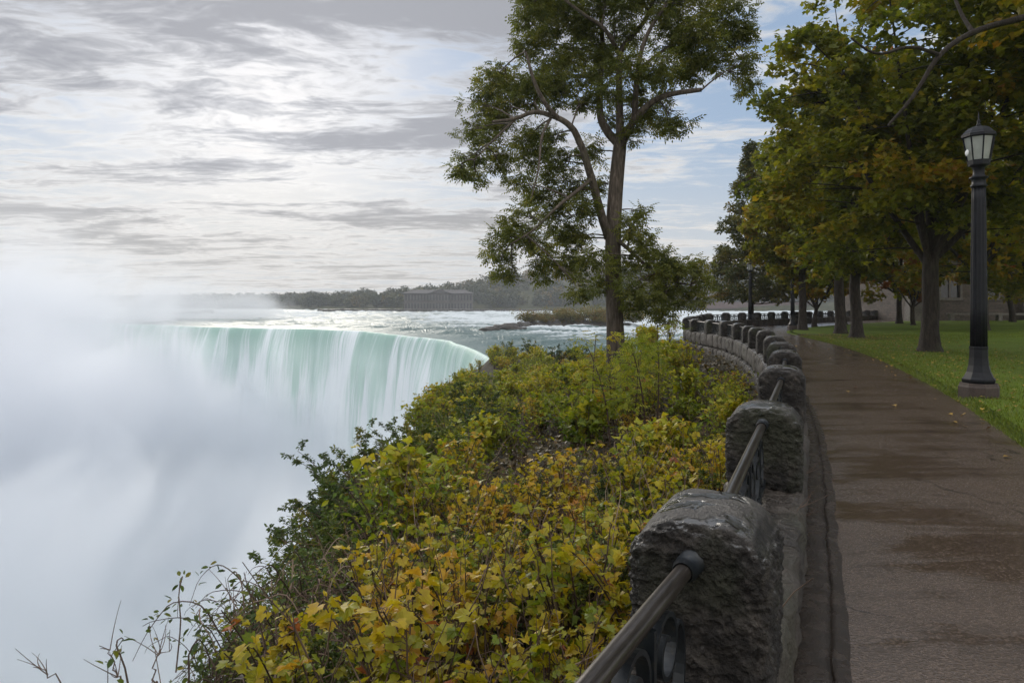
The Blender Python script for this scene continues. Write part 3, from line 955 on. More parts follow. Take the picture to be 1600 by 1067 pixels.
# ------------------------------------------------------------------ park trees
def park_tree(name, loc, H, rad, base, seed, mat_leaf, label, cat='tree', group=None, trunk_r=.27, fork=2.6, tmpl=MAPLE, size=.15, nclump=95, per=230, conic=False, tint=.45, extra=None, bark=None):
    g = np.random.default_rng(seed)
    t = thing(name, loc, 0, label, cat, group)
    tr, br, lf = MB(), MB(), MB()
    k = 9
    top = fork + (H - fork) * (.85 if conic else .35)
    tp = np.column_stack([np.cumsum(g.normal(size=k) * .04), np.cumsum(g.normal(size=k) * .04), np.linspace(-.15, top, k)])
    tp[0, :2] = 0
    tp[1, :2] = 0
    tp2 = resample(smooth_line(tp, 2), num=26)
    zz = tp2[:, 2]
    rr = trunk_r * np.interp(zz, [-.15, .12, .6, fork, top], [1.75, 1.25, 1.0, .88, .30])
    a = tp2.copy()
    tr.tube(a, rr, 16)
    tr.build('trunk', bark or M_BARK, t)
    # main limbs
    limbs = []
    nl = 8 if not conic else 16
    for i in range(nl):
        az = i / nl * 2 * np.pi * (1 if not conic else 2.4) + g.uniform(-.3, .3)
        h0 = g.uniform(fork * .85, fork * 1.25) if not conic else np.interp(i, [0, nl], [fork * .7, H * .85])
        s = np.array([np.interp(h0, zz, tp2[:, 0]), np.interp(h0, zz, tp2[:, 1]), h0])
        reach = rad * g.uniform(.55, .85)
        if conic:
            reach = rad * (1 - (h0 - fork) / (H - fork)) * .9
            e = s + (math.cos(az) * reach, math.sin(az) * reach, reach * .05)
        else:
            e = np.array((math.cos(az) * reach, math.sin(az) * reach, g.uniform(fork + .35 * (H - fork), H * .86)))
        m_ = (s + e) / 2 + np.array((math.cos(az), math.sin(az), 0)) * reach * .12 + (0, 0, .1)
        lp = bezier(s, m_, e, 12)
        lp[2:] += .05 * fbm(lp[2:] * 1.2, seed)[:, None]
        br.tube(lp, np.linspace(trunk_r * (.42 if not conic else .2), .02, 12), 8)
        limbs.append(lp)
    limbs.append(tp2[zz > fork])
    if extra is not None:
        for pts, r0, r1 in extra:
            lp = smooth_line(np.array(pts, float) - np.array(loc), 2)
            br.tube(lp, np.linspace(r0, r1, len(lp)), 9)
            limbs.append(lp)
    LPt = np.vstack(limbs)
    cz = (H + base) / 2
    for i in range(nclump):
        d = unit(g.normal(size=3))
        q = g.random() ** .33
        if conic:
            h = base + (H - base) * g.random() ** 1.25
            rr_ = rad * (1 - (h - base) / (H - base)) ** .8 * (0.86 + .14 * math.sin(h * 4.2))
            az = g.uniform(0, 2 * np.pi)
            rq = rr_ * math.sqrt(g.random())
            c = np.array((math.cos(az) * rq, math.sin(az) * rq, h - .12 * rq))
            rc = .38 + .35 * (rr_ / rad)
        else:
            wob = 1 + .22 * float(fbm(d * 1.6 + seed, seed, 2))
            c = np.array((d[0] * rad * q * (1 + .5 * (wob - 1)), d[1] * rad * q * (1 + .5 * (wob - 1)), cz + d[2] * (H - base) / 2 * q * wob))
            rc = g.uniform(.75, 1.25) * rad / 5.2
        b = LPt[np.argmin(np.linalg.norm(LPt - c, axis=1) + np.maximum(LPt[:, 2] - c[2], 0))]
        br.tube(bezier(b, (b + c) / 2 + (0, 0, .2), c, 6), np.linspace(.032, .008, 6), 5, cap=False)
        tn = tint + .16 * g.normal() + .10 * (q - .5)
        for s in range(4):
            cc = c + unit(g.normal(size=3)) * rc * g.uniform(.3, .9)
            clump_leaves(lf, tmpl, cc, rc * .6, int(per * .21), size, tn + .06 * g.normal(), .45, g, .6)
    br.build('branches', bark or M_BARK, t)
    lf.build('crown', mat_leaf, t, smooth=False)
    return t


GT = 'turning maples on the lawn'
park_tree('maple_tree', (13.4, 21.9, .12), 12.6, 5.1, 2.9, 1, M_LEAF_MAPLE, 'large dark maple with stout trunk on the lawn left of the near lamp post', group=GT, trunk_r=.26, fork=2.9, nclump=165, per=260, tint=.40)
park_tree('maple_tree', (15.4, 30.5, .10), 12.0, 4.3, 3.1, 2, M_LEAF_MAPLE, 'forked maple with a leaning limb, right of the straight trunk by the path edge', group=GT, trunk_r=.24, fork=2.7, nclump=120, per=240, tint=.38)
park_tree('maple_tree', (16.75, 34.8, .10), 11.2, 3.8, 3.3, 3, M_LEAF_MAPLE, 'straight-trunked maple on trodden earth, between the forked maple and the thin-trunked one', group=GT, trunk_r=.25, fork=3.3, nclump=110, per=220, tint=.45)
park_tree('maple_tree', (16.9, 39.7, .08), 9.2, 3.4, 3.0, 4, M_LEAF_MAPLE, 'golden green maple with a narrow trunk directly beside a distant lamp post', group=GT, trunk_r=.22, fork=3.0, nclump=110, per=220, tint=.5)
# the tree whose big limb reaches in from the right, its trunk beyond the frame
ex = [([(16.6, 13.2, 5.2), at(1700, 0, 14.5), at(1600, 28, 14), at(1520, 48, 13.8), at(1465, 85, 13.6), at(1430, 150, 13.6), at(1388, 196, 13.8)], .095, .024), ([at(1520, 50, 13.8), at(1500, 20, 14.2), at(1480, -40, 14.5)], .05, .02), ([at(1465, 85, 13.6), at(1420, 70, 13.0), at(1370, 90, 12.6), at(1330, 60, 12.4)], .04, .015)]
park_tree('maple_tree', (16.6, 13.2, .14), 13.6, 6.6, 4.6, 5, M_LEAF_MAPLE, 'overhanging maple whose long bare limb reaches in from the upper right corner', group=GT, trunk_r=.33, fork=3.6, nclump=150, per=240, tint=.48, extra=ex)
park_tree('linden_tree', (18.2, 52, .0), 13.6, 4.1, 2.3, 6, M_LEAF_LINDEN, 'tapering cone-shaped tree at the left end of the row, above the distant pillars', group=None, trunk_r=.22, fork=2.2, tmpl=OVAL, size=.26, nclump=210, per=150, conic=True, tint=.45)
GB = 'trees shading the stone building'
park_tree('maple_tree', (25.5, 37, .15), 13, 6.0, 2.5, 7, M_LEAF_MAPLE, 'broad yellow green maple on the lawn in front of the stone building', group=GB, trunk_r=.28, fork=3.0, nclump=110, per=200, size=.19, tint=.5)
park_tree('maple_tree', (33.5, 43, .15), 13, 6.2, 2.6, 8, M_LEAF_MAPLE, 'dark maple at the right frame edge before the stone wall', group=GB, trunk_r=.28, fork=3.0, nclump=100, per=200, size=.2, tint=.42)
park_tree('maple_tree', (24.2, 50, .12), 12, 5.2, 2.3, 9, M_LEAF_MAPLE, 'rusty maple between the forked trunks, in front of the distant wall', group=GB, trunk_r=.24, fork=2.8, nclump=90, per=190, size=.2, tint=.62)
park_tree('maple_tree', (20.6, 46.5, .1), 6.5, 2.9, 1.1, 12, M_LEAF_MAPLE, 'low bushy yellow maple behind the straight trunks near the path bend', group=GB, trunk_r=.13, fork=1.0, nclump=60, per=150, size=.18, tint=.62)
park_tree('maple_tree', (29.5, 52, .12), 10.5, 4.8, 1.9, 13, M_LEAF_MAPLE, 'dark green maple close to the left corner of the stone building', group=GB, trunk_r=.2, fork=1.9, nclump=90, per=180, size=.2, tint=.36)
park_tree('maple_tree', (38.5, 52.5, .12), 10, 4.6, 2.0, 14, M_LEAF_MAPLE, 'olive maple before the window of the stone building, behind the lamp post', group=GB, trunk_r=.2, fork=1.9, nclump=90, per=180, size=.2, tint=.45)
park_tree('maple_sapling', at(1427, 508, 46) * (1, 1, 0) + (0, 0, .12), 4.2, 1.7, 1.9, 10, M_LEAF_MAPLE, 'small forked sapling with orange leaves before the stone buttress', 'sapling', trunk_r=.13, fork=1.2, nclump=26, per=70, size=.2, tint=.8)


# ------------------------------------------------------------------ stone wall, pillars, iron railings
def rough_box(mb, hx, hy, hz, r, amp, seed, M, res=7, tint=.5, crown=0.0, freq=5.0):
    """rounded box with rock-faced sides; M a 4x4 placing its centre"""
    half = np.array((hx, hy, hz))
    M = np.array(M)
    L = np.linspace(-1, 1, res + 1)
    a, b = np.meshgrid(L, L, indexing='ij')
    for ax in range(3):
        for sg in (-1, 1):
            q = np.zeros(a.shape + (3,))
            q[..., ax] = sg
            q[..., (ax + 1) % 3] = a
            q[..., (ax + 2) % 3] = b
            q = q * half
            inner = np.clip(q, -(half - r), half - r)
            d = unit(q - inner)
            P = inner + d * r
            if crown:
                top = sstep(P[..., 2], -hz * .2, hz)
                P[..., 2] -= top * crown * (np.abs(P[..., 0]) / hx) ** 3.4
            wpos = P @ M[:3, :3].T + M[:3, 3]
            f = .34 * fbm(wpos * freq * .5, seed, 2, .5) - .80 * np.abs(fbm(wpos * (freq * 1.2, freq * 1.2, freq * 2.1), seed + 3, 4, .6)) + .34 * fbm(wpos * freq * 4.5, seed + 5, 4, .65) + .3
            if crown:
                f = f * (1 - .90 * sstep(d[..., 2], .5, .9)) + .35 * sstep(d[..., 2], .6, .95) * fbm(wpos * freq * .5, seed + 9, 2)
            P = P + d * (f * amp)[..., None]
            mb.grid(P @ M[:3, :3].T + M[:3, 3], tint, flip=(sg < 0))


def frame2(p, q, z):
    """4x4 with X across the line p-q (to the right), Y along it"""
    d = (q - p) / np.linalg.norm(q - p)
    M = np.eye(4)
    M[:2, 0] = (d[1], -d[0])
    M[:2, 1] = d
    M[:3, 3] = (*((p + q) / 2), z)
    return M


mb = MB()
WW = resample(smooth_line(WLINE[1:], 2), step=0.05)
Lw = np.concatenate([[0], np.cumsum(np.linalg.norm(np.diff(WW, axis=0), axis=1))])
g = np.random.default_rng(3)
for course, (z0, z1, hw, ln) in enumerate([(-.03, .455, .228, .72), (-.50, -.03, .265, .55), (-1.0, -.50, .29, .6)]):
    s = g.uniform(0, .3)
    i = 0
    while s < Lw[-1] - 1.0:
        L = ln * g.uniform(.75, 1.3)
        a = np.array([np.interp(s, Lw, WW[:, k]) for k in (0, 1)])
        b = np.array([np.interp(s + L - (.012 if course == 0 and s < 7 else .035), Lw, WW[:, k]) for k in (0, 1)])
        dist = np.linalg.norm(a)
        if course == 0 or dist < 60:
            res = 14 if dist < 5 else 8 if dist < 14 else 5
            rough_box(mb, hw + g.uniform(-.008, .012), np.linalg.norm(b - a) / 2, (z1 - z0) / 2 - .004, .05 if s < 7 else .085, .036, 100 + i * 7 + course, frame2(a, b, (z0 + z1) / 2), res, tint=g.uniform(.1, .95))
        s += L
        i += 1
tag(mb.build('stone_wall', M_WALL), 'low curving wall of rock-faced stone blocks between path and thicket', 'wall')

ORD = ['first', 'second', 'third', 'fourth', 'fifth', 'sixth', 'seventh', 'eighth', 'ninth', 'tenth', 'eleventh', 'twelfth', 'thirteenth', 'fourteenth']
GP = 'rough stone pillars along the wall'
PB = .435
dirs = np.gradient(WP, axis=0)
ang = np.arctan2(dirs[:, 1], dirs[:, 0]) - math.pi / 2        # local +Y along the wall
HH = .275


def pillar_mesh(seed, res):
    mb = MB()
    M = np.eye(4)
    M[2, 3] = HH
    g = np.random.default_rng(seed)
    rough_box(mb, .212, .205, HH, .060, .020, 500 + seed * 31, M, res, crown=.10, freq=9.0)
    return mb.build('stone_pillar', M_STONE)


protos = {}
for i in range(1, len(WP)):
    d = np.linalg.norm(WP[i])
    if i == 1:
        lab = 'rough stone pillar standing beside the camera, at the near end of the wall'
    elif i == 2:
        lab = 'biggest rough stone pillar in the foreground with pooled rain on its rounded top'
    elif i < 15:
        lab = '%s rough stone pillar along the wall, counting from the big wet foreground one' % ORD[i - 2]
    elif i < 22:
        lab = 'small distant stone pillar on the wall bend, partly hidden by nearer pillars'
    elif i < 28:
        lab = 'small round-topped stone pillar in the distant row in front of the river'
    else:
        lab = 'distant stone pillar on the wall beyond the maple trunks'
    key = i if i <= 5 else 6 + i % 4
    if key not in protos:
        o = pillar_mesh(key, 130 if i <= 2 else 80 if i == 3 else 34 if i <= 5 else 20)
        protos[key] = o
    else:
        o = protos[key].copy()
        C.objects.link(o)
    o.location = (*WP[i], PB - .012)
    o.rotation_euler = (0, 0, ang[i] + (0 if i <= 5 else (math.pi if i % 3 == 0 else 0)))
    sc = 1 + .05 * math.sin(i * 2.3)
    o.scale = (sc, 1 + .04 * math.cos(i * 3.1), 1 + .03 * math.sin(i * 1.7))
    tag(o, lab, 'pillar', GP)

# railing panel: bronze tube on cast-iron scrolls, X along, origin at its middle on the wall top
LEN = 1.92


def ribbon(mb, pts, w, th):
    """flat bar swept along a curve in the XZ plane: w deep in Y, th thick"""
    pts = np.asarray(pts, float)
    t = unit(np.gradient(pts, axis=0))
    nn = np.stack([-t[:, 1], t[:, 0]], 1)
    a, b = pts + nn * th / 2, pts - nn * th / 2
    k = len(pts)
    V = np.concatenate([np.column_stack([q[:, 0], np.full(k, y), q[:, 1]]) for q, y in ((a, -w / 2), (a, w / 2), (b, w / 2), (b, -w / 2))])
    i = np.arange(k).reshape(1, k) + (np.arange(4) * k).reshape(4, 1)
    j = np.roll(i, -1, 0)
    q = np.stack([i[:, :-1], j[:, :-1], j[:, 1:], i[:, 1:]], -1).reshape(-1, 4)
    mb.add(V, q)
    mb.l += [i[:, 0] + mb.nv - 4 * k, i[::-1, -1] + mb.nv - 4 * k]
    mb.c += [np.array([4]), np.array([4])]


def scroll(sx, x0, z0, r, turns=1.35):
    a = np.linspace(0, turns * 2 * np.pi, 46)
    rr = r * (1 - .72 * a / a[-1])
    # rises from the foot, curls over and in
    cx, cz = x0 + sx * r * 1.05, z0 + .30 - r
    curl = np.column_stack([cx - sx * rr * np.cos(a), cz + rr * np.sin(a) * 1.12])
    stem = bezier(np.array((x0 + sx * r * 1.5, z0 + .03)), np.array((x0 + sx * .0, z0 + .05)), curl[0], 14)
    return np.vstack([stem[:-1], curl])


rail = thing('iron_railing', (0, 0, 0), 0)
mb = MB()
x = np.linspace(-LEN / 2, LEN / 2, 30)
mb.tube(np.column_stack([x, x * 0, np.full(30, .415)]), .0245, 16)
mb.build('handrail', M_RAIL, rail)
for sgn in (-1, 1):
    mb = MB()
    mb.tube([(sgn * (LEN / 2 - .11), 0, .415), (sgn * (LEN / 2 - .085), 0, .415), (sgn * (LEN / 2 - .02), 0, .415)], [.029, .036, .038], 16)
    mb.build('collar', M_IRON, rail)
mb = MB()
mb.box((-LEN / 2, -.02, .045), (LEN / 2, .02, .075))
mb.build('bottom_bar', M_IRON, rail, smooth=False)
for k in range(3):
    x0 = (k - 1) * .56
    mb = MB()
    mb.box((x0 - .009, -.022, .0755), (x0 + .009, .022, .386))
    mb.box((x0 - .018, -.026, .0), (x0 + .018, .026, .0445))
    mb.build('baluster', M_IRON, rail, smooth=False)
    for sx in (-1, 1):
        mb = MB()
        ribbon(mb, scroll(sx, x0 + sx * .012, .078, .098), .034, .013)
        ribbon(mb, np.column_stack([x0 + sx * (.215 + .052 * np.cos(np.linspace(-2.6, 2.0, 20))), .20 + .115 * np.sin(np.linspace(-2.6, 2.0, 20))]), .030, .011)
        mb.build('scroll', M_IRON, rail, smooth=False)
GR = 'iron railings between the pillars'
for i in range(1, len(WP) - 1):
    a, b = WP[i], WP[i + 1]
    o = rail if i == 1 else copy_tree(rail)
    L = np.linalg.norm(b - a)
    o.location = (*((a + b) / 2), PB + .002)
    o.rotation_euler = (0, 0, math.atan2(b[1] - a[1], b[0] - a[0]))
    o.scale = ((L - .36) / LEN, 1, 1)
    if i == 1:
        lab = 'bronze handrail on black iron scrolls running into the front of the biggest pillar'
    elif i < 8:
        lab = 'bronze handrail on iron scrolls, %s span behind the biggest pillar' % ORD[i - 2]
    elif i < 22:
        lab = 'small distant iron railing between pillars on the wall bend'
    else:
        lab = 'tiny distant iron railing in the pillar row in front of the river'
    tag(o, lab, 'railing', GR)


# ------------------------------------------------------------------ street lamps
def make_lamp():
    t = thing('street_lamp')
    mb = MB()
    mb.lathe([(.325, -.1), (.325, .17), (.31, .20), (.30, .235)], 8, R(22.5))
    mb.build('plinth', M_PLINTH, t, smooth=False)
    mb = MB()
    mb.lathe([(.255, .2355), (.268, .27), (.268, .30), (.235, .34), (.195, .42), (.165, .53), (.150, .66), (.146, .80), (.152, .82), (.152, .85)], 8, R(22.5))
    mb.build('base', M_LAMP, t, smooth=False)
    mb = MB()
    fl = np.where(np.arange(48) % 4 < 2, 1.0, .87)
    prof = [(.135, .8505), (.130, 1.5), (.122, 2.4), (.112, 3.3), (.108, 3.52)]
    mb.lathe(prof, 48, 0, flute=fl)
    mb.build('shaft', M_LAMP, t)
    mb = MB()
    mb.lathe([(.105, 3.5205), (.130, 3.54), (.130, 3.565), (.108, 3.585), (.108, 3.66), (.140, 3.68), (.145, 3.70), (.10, 3.72), (.088, 3.76), (.090, 3.85), (.13, 3.885), (.165, 3.90)], 24)
    mb.build('capital', M_LAMP, t)
    la = MB()
    za, zb, ra, rb, s = 3.985, 4.36, .178, .245, 8
    la.lathe([(.150, 3.9005), (.176, 3.905), (.182, 3.98)], 8, R(22.5))
    la.lathe([(rb + .004, 4.36), (rb + .032, 4.375), (rb + .030, 4.42), (rb + .012, 4.43)], 8, R(22.5))
    a8 = R(22.5) + np.arange(8) * np.pi / 4
    for a in a8:
        la.tube([(ra * math.cos(a), ra * math.sin(a), za - .006), (rb * math.cos(a), rb * math.sin(a), zb + .002)], [.012, .013], 5)
    lan = la.build('lantern_frame', M_LAMP, t, smooth=False)
    for k in range(8):
        a, b = a8[k], a8[(k + 1) % 8]
        f = .965
        q = MB()
        v = [(ra * f * math.cos(a), ra * f * math.sin(a), za), (ra * f * math.cos(b), ra * f * math.sin(b), za), (rb * f * math.cos(b), rb * f * math.sin(b), zb), (rb * f * math.cos(a), rb * f * math.sin(a), zb)]
        v2 = [(x * .97, y * .97, z) for x, y, z in v]
        q.add(v + v2, [(0, 1, 2, 3), (7, 6, 5, 4), (0, 4, 5, 1), (1, 5, 6, 2), (2, 6, 7, 3), (3, 7, 4, 0)])
        q.build('lamp_pane', M_PANE, lan, smooth=False)
    mb = MB()
    mb.lathe([(rb + .010, 4.4305), (.225, 4.47), (.17, 4.52), (.10, 4.55), (.055, 4.56)], 8, R(22.5))
    rf = mb.build('lamp_roof', M_LAMP, t, smooth=False)
    mb = MB()
    mb.lathe([(.05, 4.5605), (.034, 4.59), (.022, 4.62), (.032, 4.64), (.022, 4.66), (.010, 4.68), (.012, 4.72), (.004, 4.80)], 12)
    mb.build('finial', M_LAMP, rf)
    return t


lamp = make_lamp()
lamp.location, lamp.rotation_euler = (7.76, 11.35, .05), (0, 0, R(6))
GL = 'black street lamps along the path'
lamp.scale = (.93, .93, .985)
tag(lamp, 'tall black fluted lamp post with frosted lantern on the lawn at right', 'street lamp', GL)
mb = MB()
mb.lathe([(.008, -.01), (.045, 0), (.05, .02), (.03, .045), (.006, .05)], 14)
sen = mb.build('lamp_sensor', M_WHITE, lamp)
sen.location = (-.222, -.01, 4.10)
sen.rotation_euler = (0, R(-80), 0)
sen.scale = (1.2, .6, .8)
l2 = copy_tree(lamp)
l2.location = (16.75, 48, .02)
tag(l2, 'far black lamp post standing against the river, left of the tree row', 'street lamp', GL)
l3 = copy_tree(lamp)
l3.location = (17.1, 41.6, .03)
tag(l3, 'far black lamp post beside the narrow trunk at the path bend', 'street lamp', GL)

# ------------------------------------------------------------------ stone building behind the lawn
bx, by = 35.0, 60.0
bld = thing('stone_building', (bx, by, .1), R(-4), 'grey rubble stone church-like building behind the maples at right', 'building')


def wall_with_holes(mb, x0, x1, z0, z1, holes, th=.5):
    """front wall in X-Z with rectangular openings, thickness to +Y"""
    xs = sorted({x0, x1, *[h[0] for h in holes], *[h[1] for h in holes]})
    zs = sorted({z0, z1, *[h[2] for h in holes], *[h[3] for h in holes]})
    for a, b in zip(xs[:-1], xs[1:]):
        for c, d in zip(zs[:-1], zs[1:]):
            m = ((a + b) / 2, (c + d) / 2)
            if not any(h[0] < m[0] < h[1] and h[2] < m[1] < h[3] for h in holes):
                mb.box((a, 0, c), (b, th, d))


holes = [(2.6, 4.2, 2.0, 4.7), (5.6, 7.4, 2.0, 4.7), (11, 12.8, 2.0, 4.7), (16, 17.8, 2.0, 4.7)]
mb = MB()
wall_with_holes(mb, 0, 26, -.3, 8.5, holes)
mb.box((0, .5, -.3), (.5, 14, 8.5))
mb.box((25.5, .5, -.3), (26, 14, 8.5))
mb.box((.5, 13.5, -.3), (25.5, 14, 8.5))
wl = mb.build('wall', M_RUBBLE, bld, smooth=False)
for h in holes:
    mb = MB()
    x0, x1, z0, z1 = h
    mb.box((x0 - .22, -.06, z0 - .22), (x1 + .22, .2, z0 - .003))
    mb.box((x0 - .18, -.04, z0), (x0 - .003, .12, z1))
    mb.box((x1 + .003, -.04, z0), (x1 + .18, .12, z1))
    for s in (-1, 1):   # pointed hood
        cx = (x0 + x1) / 2
        pts = bezier(np.array((cx + s * ((x1 - x0) / 2 + .11), -.04, z1)), np.array((cx + s * ((x1 - x0) / 2 + .1), -.04, z1 + .7)), np.array((cx, -.04, z1 + 1.1)), 8)
        mb.tube(pts, .11, 6)
    w = mb.build('window', M_TRIM, bld, smooth=False)
    q = MB()
    q.box((x0 + .003, .22, z0 + .003), (x1 - .003, .26, z1 - .003))
    q.build('pane', M_GLASS, w, smooth=False)
    q = MB()
    q.box(((x0 + x1) / 2 - .06, .12, z0 + .003), ((x0 + x1) / 2 + .06, .217, z1 - .003))
    q.box((x0 + .003, .14, z0 + 1.2), ((x0 + x1) / 2 - .063, .2, z0 + 1.28))
    q.box(((x0 + x1) / 2 + .063, .14, z0 + 1.2), (x1 - .003, .2, z0 + 1.28))
    q.build('mullion', M_TRIM, w, smooth=False)
for x0 in (-.5, 8.9, 14.2, 21.5):
    mb = MB()
    mb.box((x0, -.95, -.3), (x0 + 1.25, -.003, 1.2))
    mb.box((x0 + .08, -.75, 1.203), (x0 + 1.17, -.003, 3.6))
    mb.box((x0 + .14, -.45, 3.603), (x0 + 1.11, -.003, 6.4))
    mb.box((x0 - .05, -1.02, 1.12), (x0 + 1.3, -.953, 1.24))
    mb.build('buttress', M_RUBBLE if x0 > 0 else M_TRIM, bld, smooth=False)
mb = MB()
mb.add([(-.6, -.7, 8.45), (26.6, -.7, 8.45), (26.6, 7, 14.5), (-.6, 7, 14.5), (26.6, 14.7, 8.45), (-.6, 14.7, 8.45), (-.6, -.7, 8.2), (26.6, -.7, 8.2), (26.6, 14.7, 8.2), (-.6, 14.7, 8.2)],
       [(0, 1, 2, 3), (3, 2, 4, 5), (0, 3, 5, 9, 6), (1, 7, 8, 4, 2), (0, 6, 7, 1), (5, 4, 8, 9), (6, 9, 8, 7)])
mb.build('roof', M_SLATE, bld, smooth=False)
ben = thing('stone_bench', (bx + 2.2, by - 1.75, .1), R(-4), 'long pale stone ledge bench along the foot of the stone building', 'bench')
mb = MB()
mb.box((0, -.28, .52), (20, .28, .66))
mb.build('seat', M_TRIM, ben, smooth=False)
for k in range(6):
    mb = MB()
    mb.box((.1 + k * 3.9, -.22, -.3), (.42 + k * 3.9, .22, .517))
    mb.build('leg', M_TRIM, ben, smooth=False)

# ------------------------------------------------------------------ far shore: power house, brick hall, breakwater, islands, woods
ph = thing('power_house', (-47, 436, WZ + 2.2), R(4), 'pale old stone building with colonnaded upper storey on the far shore', 'building')
mb = MB()
mb.box((-22, 0, -4), (22, 14, 4.4))
mb.box((-21.4, .6, 4.4), (21.4, 14, 9.6))
mb.box((-5, -1.6, -4), (7, -.01, 9.7))
mb.build('wall', M_FARWALL, ph, smooth=False)
for lvl, z0, z1 in ((0, .2, 3.4), (1, 5.4, 8.8)):
    for k in range(22):
        x = -20.6 + k * 1.96
        f = -1.62 if -5 < x < 7 else (-.02 if lvl == 0 else .58)
        mb = MB()
        mb.box((x - .55, f - .05, z0), (x + .55, f - .002, z1))
        mb.build('window', M_GLASS, ph, smooth=False)
for k in range(23):
    x = -21.5 + k * 1.96
    f = -1.62 if -5.2 < x < 7.2 else -.02
    mb = MB()
    mb.box((x - .26, f - .28, 4.42), (x + .26, f - .06, 9.55))
    mb.build('column', M_FARWALL, ph, smooth=False)
mb = MB()
mb.add([(-23, -1, 9.75), (23, -1, 9.75), (23, 15, 9.75), (-23, 15, 9.75), (-17, 7, 12.2), (17, 7, 12.2)], [(0, 1, 5, 4), (1, 2, 5), (2, 3, 4, 5), (3, 0, 4), (3, 2, 1, 0)])
mb.add([(-6, -2.2, 9.9), (8, -2.2, 9.9), (8, 8, 9.9), (-6, 8, 9.9), (1, -2.2, 12.7), (1, 8, 12.7)], [(0, 1, 4), (1, 2, 5, 4), (3, 0, 4, 5), (2, 3, 5)])
mb.build('roof', M_FARROOF, ph, smooth=False)

hall = thing('brick_hall', (134, 405, WZ + 5.4), R(-3), 'long low dull red building across the river behind the far lamp post', 'building')
mb = MB()
mb.box((-22, 0, -3), (46, 12, 4.4))
mb.build('wall', M_REDWALL, hall, smooth=False)
mb = MB()
mb.add([(-23, -1, 4.5), (47, -1, 4.5), (47, 13, 4.5), (-23, 13, 4.5), (-20, 6, 9.3), (44, 6, 9.3)], [(0, 1, 5, 4), (1, 2, 5), (2, 3, 4, 5), (3, 0, 4), (3, 2, 1, 0)])
mb.build('roof', M_FARROOF, hall, smooth=False)
mb = MB()
mb.box((-22, -.1, 1.0), (46, -.01, 2.6))
mb.build('window_band', M_GLASS, hall, smooth=False)
mb = MB()
mb.box((-24.5, 1.5, -3), (-22.01, 9, 13.5))
mb.build('tower', M_FARWALL, hall, smooth=False)

mb = MB()
bw = resample(np.array([(-115, 405), (-60, 398), (10, 392), (60, 388)], float), step=3)
rough = fbm(np.column_stack([bw, bw[:, 0] * 0]) * .2, 71)
for a, b, r_ in zip(bw[:-1], bw[1:], rough):
    M = frame2(a, b, WZ + 1.1 + .15 * r_)
    rough_box(mb, 1.3, np.linalg.norm(b - a) / 2 - .02, 1.1, .25, .2, 72, M, 3, tint=.3, freq=.7)
tag(mb.build('breakwater', M_DARKROCK), 'long low dark breakwater lying off the far shore', 'breakwater')


def rock(x, y, z, sx, sy, sz, seed, label):
    mb = MB()
    M = np.eye(4)
    M[:3, :3] = np.diag((sx, sy, sz))
    L = np.linspace(-1, 1, 13)
    a, b = np.meshgrid(L, L, indexing='ij')
    for ax in range(3):
        for sg in (-1, 1):
            q = np.zeros(a.shape + (3,))
            q[..., ax], q[..., (ax + 1) % 3], q[..., (ax + 2) % 3] = sg, a, b
            d = unit(q)
            P = d * (1 + .28 * fbm(d * 1.8 + seed, seed, 4))[..., None] * (sx, sy, sz)
            mb.grid(P, flip=(sg < 0))
    o = mb.build('river_rock', M_DARKROCK, loc=(x, y, z))
    return tag(o, label, 'rock', 'dark rocks breaking the rapids')


for k, (px, py, d, w, h, lab) in enumerate([
        (797, 514, 138, 3.4, 1.3, 'flat dark rock just left of the shrubby island, white water breaking round it'),
        (818, 510, 146, 2.2, 1.5, 'dark rock touching the left tip of the shrubby island'),
        (766, 517, 135, 2.0, .8, 'lone small rock farthest left of the island in the rapids'),
        (300, 487, 320, 9.0, 1.6, 'low brown rock bar emerging from the mist at left'),
        (325, 485, 330, 3.5, 2.4, 'small upright rock at the end of the misty rock bar')]):
    p = at(px, py, d)
    rock(p[0], d, WZ + .2, w, w * .5, h, 80 + k, lab)

isl = MB()
L = np.linspace(0, 1, 40)
u, a = np.meshgrid(L, np.linspace(0, 2 * np.pi, 60), indexing='ij')
hx, hy = 15.5, 8.0
X = 14.5 + hx * u * np.cos(a) * (1 + .12 * np.sin(3 * a))
Yi = 157 + hy * u * np.sin(a) * (1 + .1 * np.cos(4 * a))
isl.grid(np.stack([X, Yi, WZ - .5 + 2.0 * (1 - u ** 4) + .5 * fbm(np.stack([X * .4, Yi * .4, X * 0], -1), 91)], -1))
tag(isl.build('river_island', M_DARKROCK), 'dark rocky islet in the rapids', 'island', kind='structure')
g = np.random.default_rng(23)
GI = 'reddish shrubs on the river islet'
isp = []
for k in range(3):
    mb = MB()
    for j in range(26):
        c = np.array((g.normal() * 1.3, g.normal() * 1.0, abs(g.normal()) * .8 + .6))
        clump_leaves(mb, DIAM, c, .75, 50, .34, .75 + .15 * g.normal(), .5, g)
    tw = MB()
    for j in range(12):
        e = np.array((g.normal() * 1.3, g.normal(), g.uniform(1, 2.2)))
        tw.tube(bezier(np.zeros(3), e * (.4, .4, .7), e, 5), np.linspace(.05, .015, 5), 4)
    t = thing('islet_shrub')
    mb.build('foliage', M_LEAF_LINDEN, t, smooth=False)
    tw.build('stem_cluster', M_TWIG, t)
    isp.append(t)
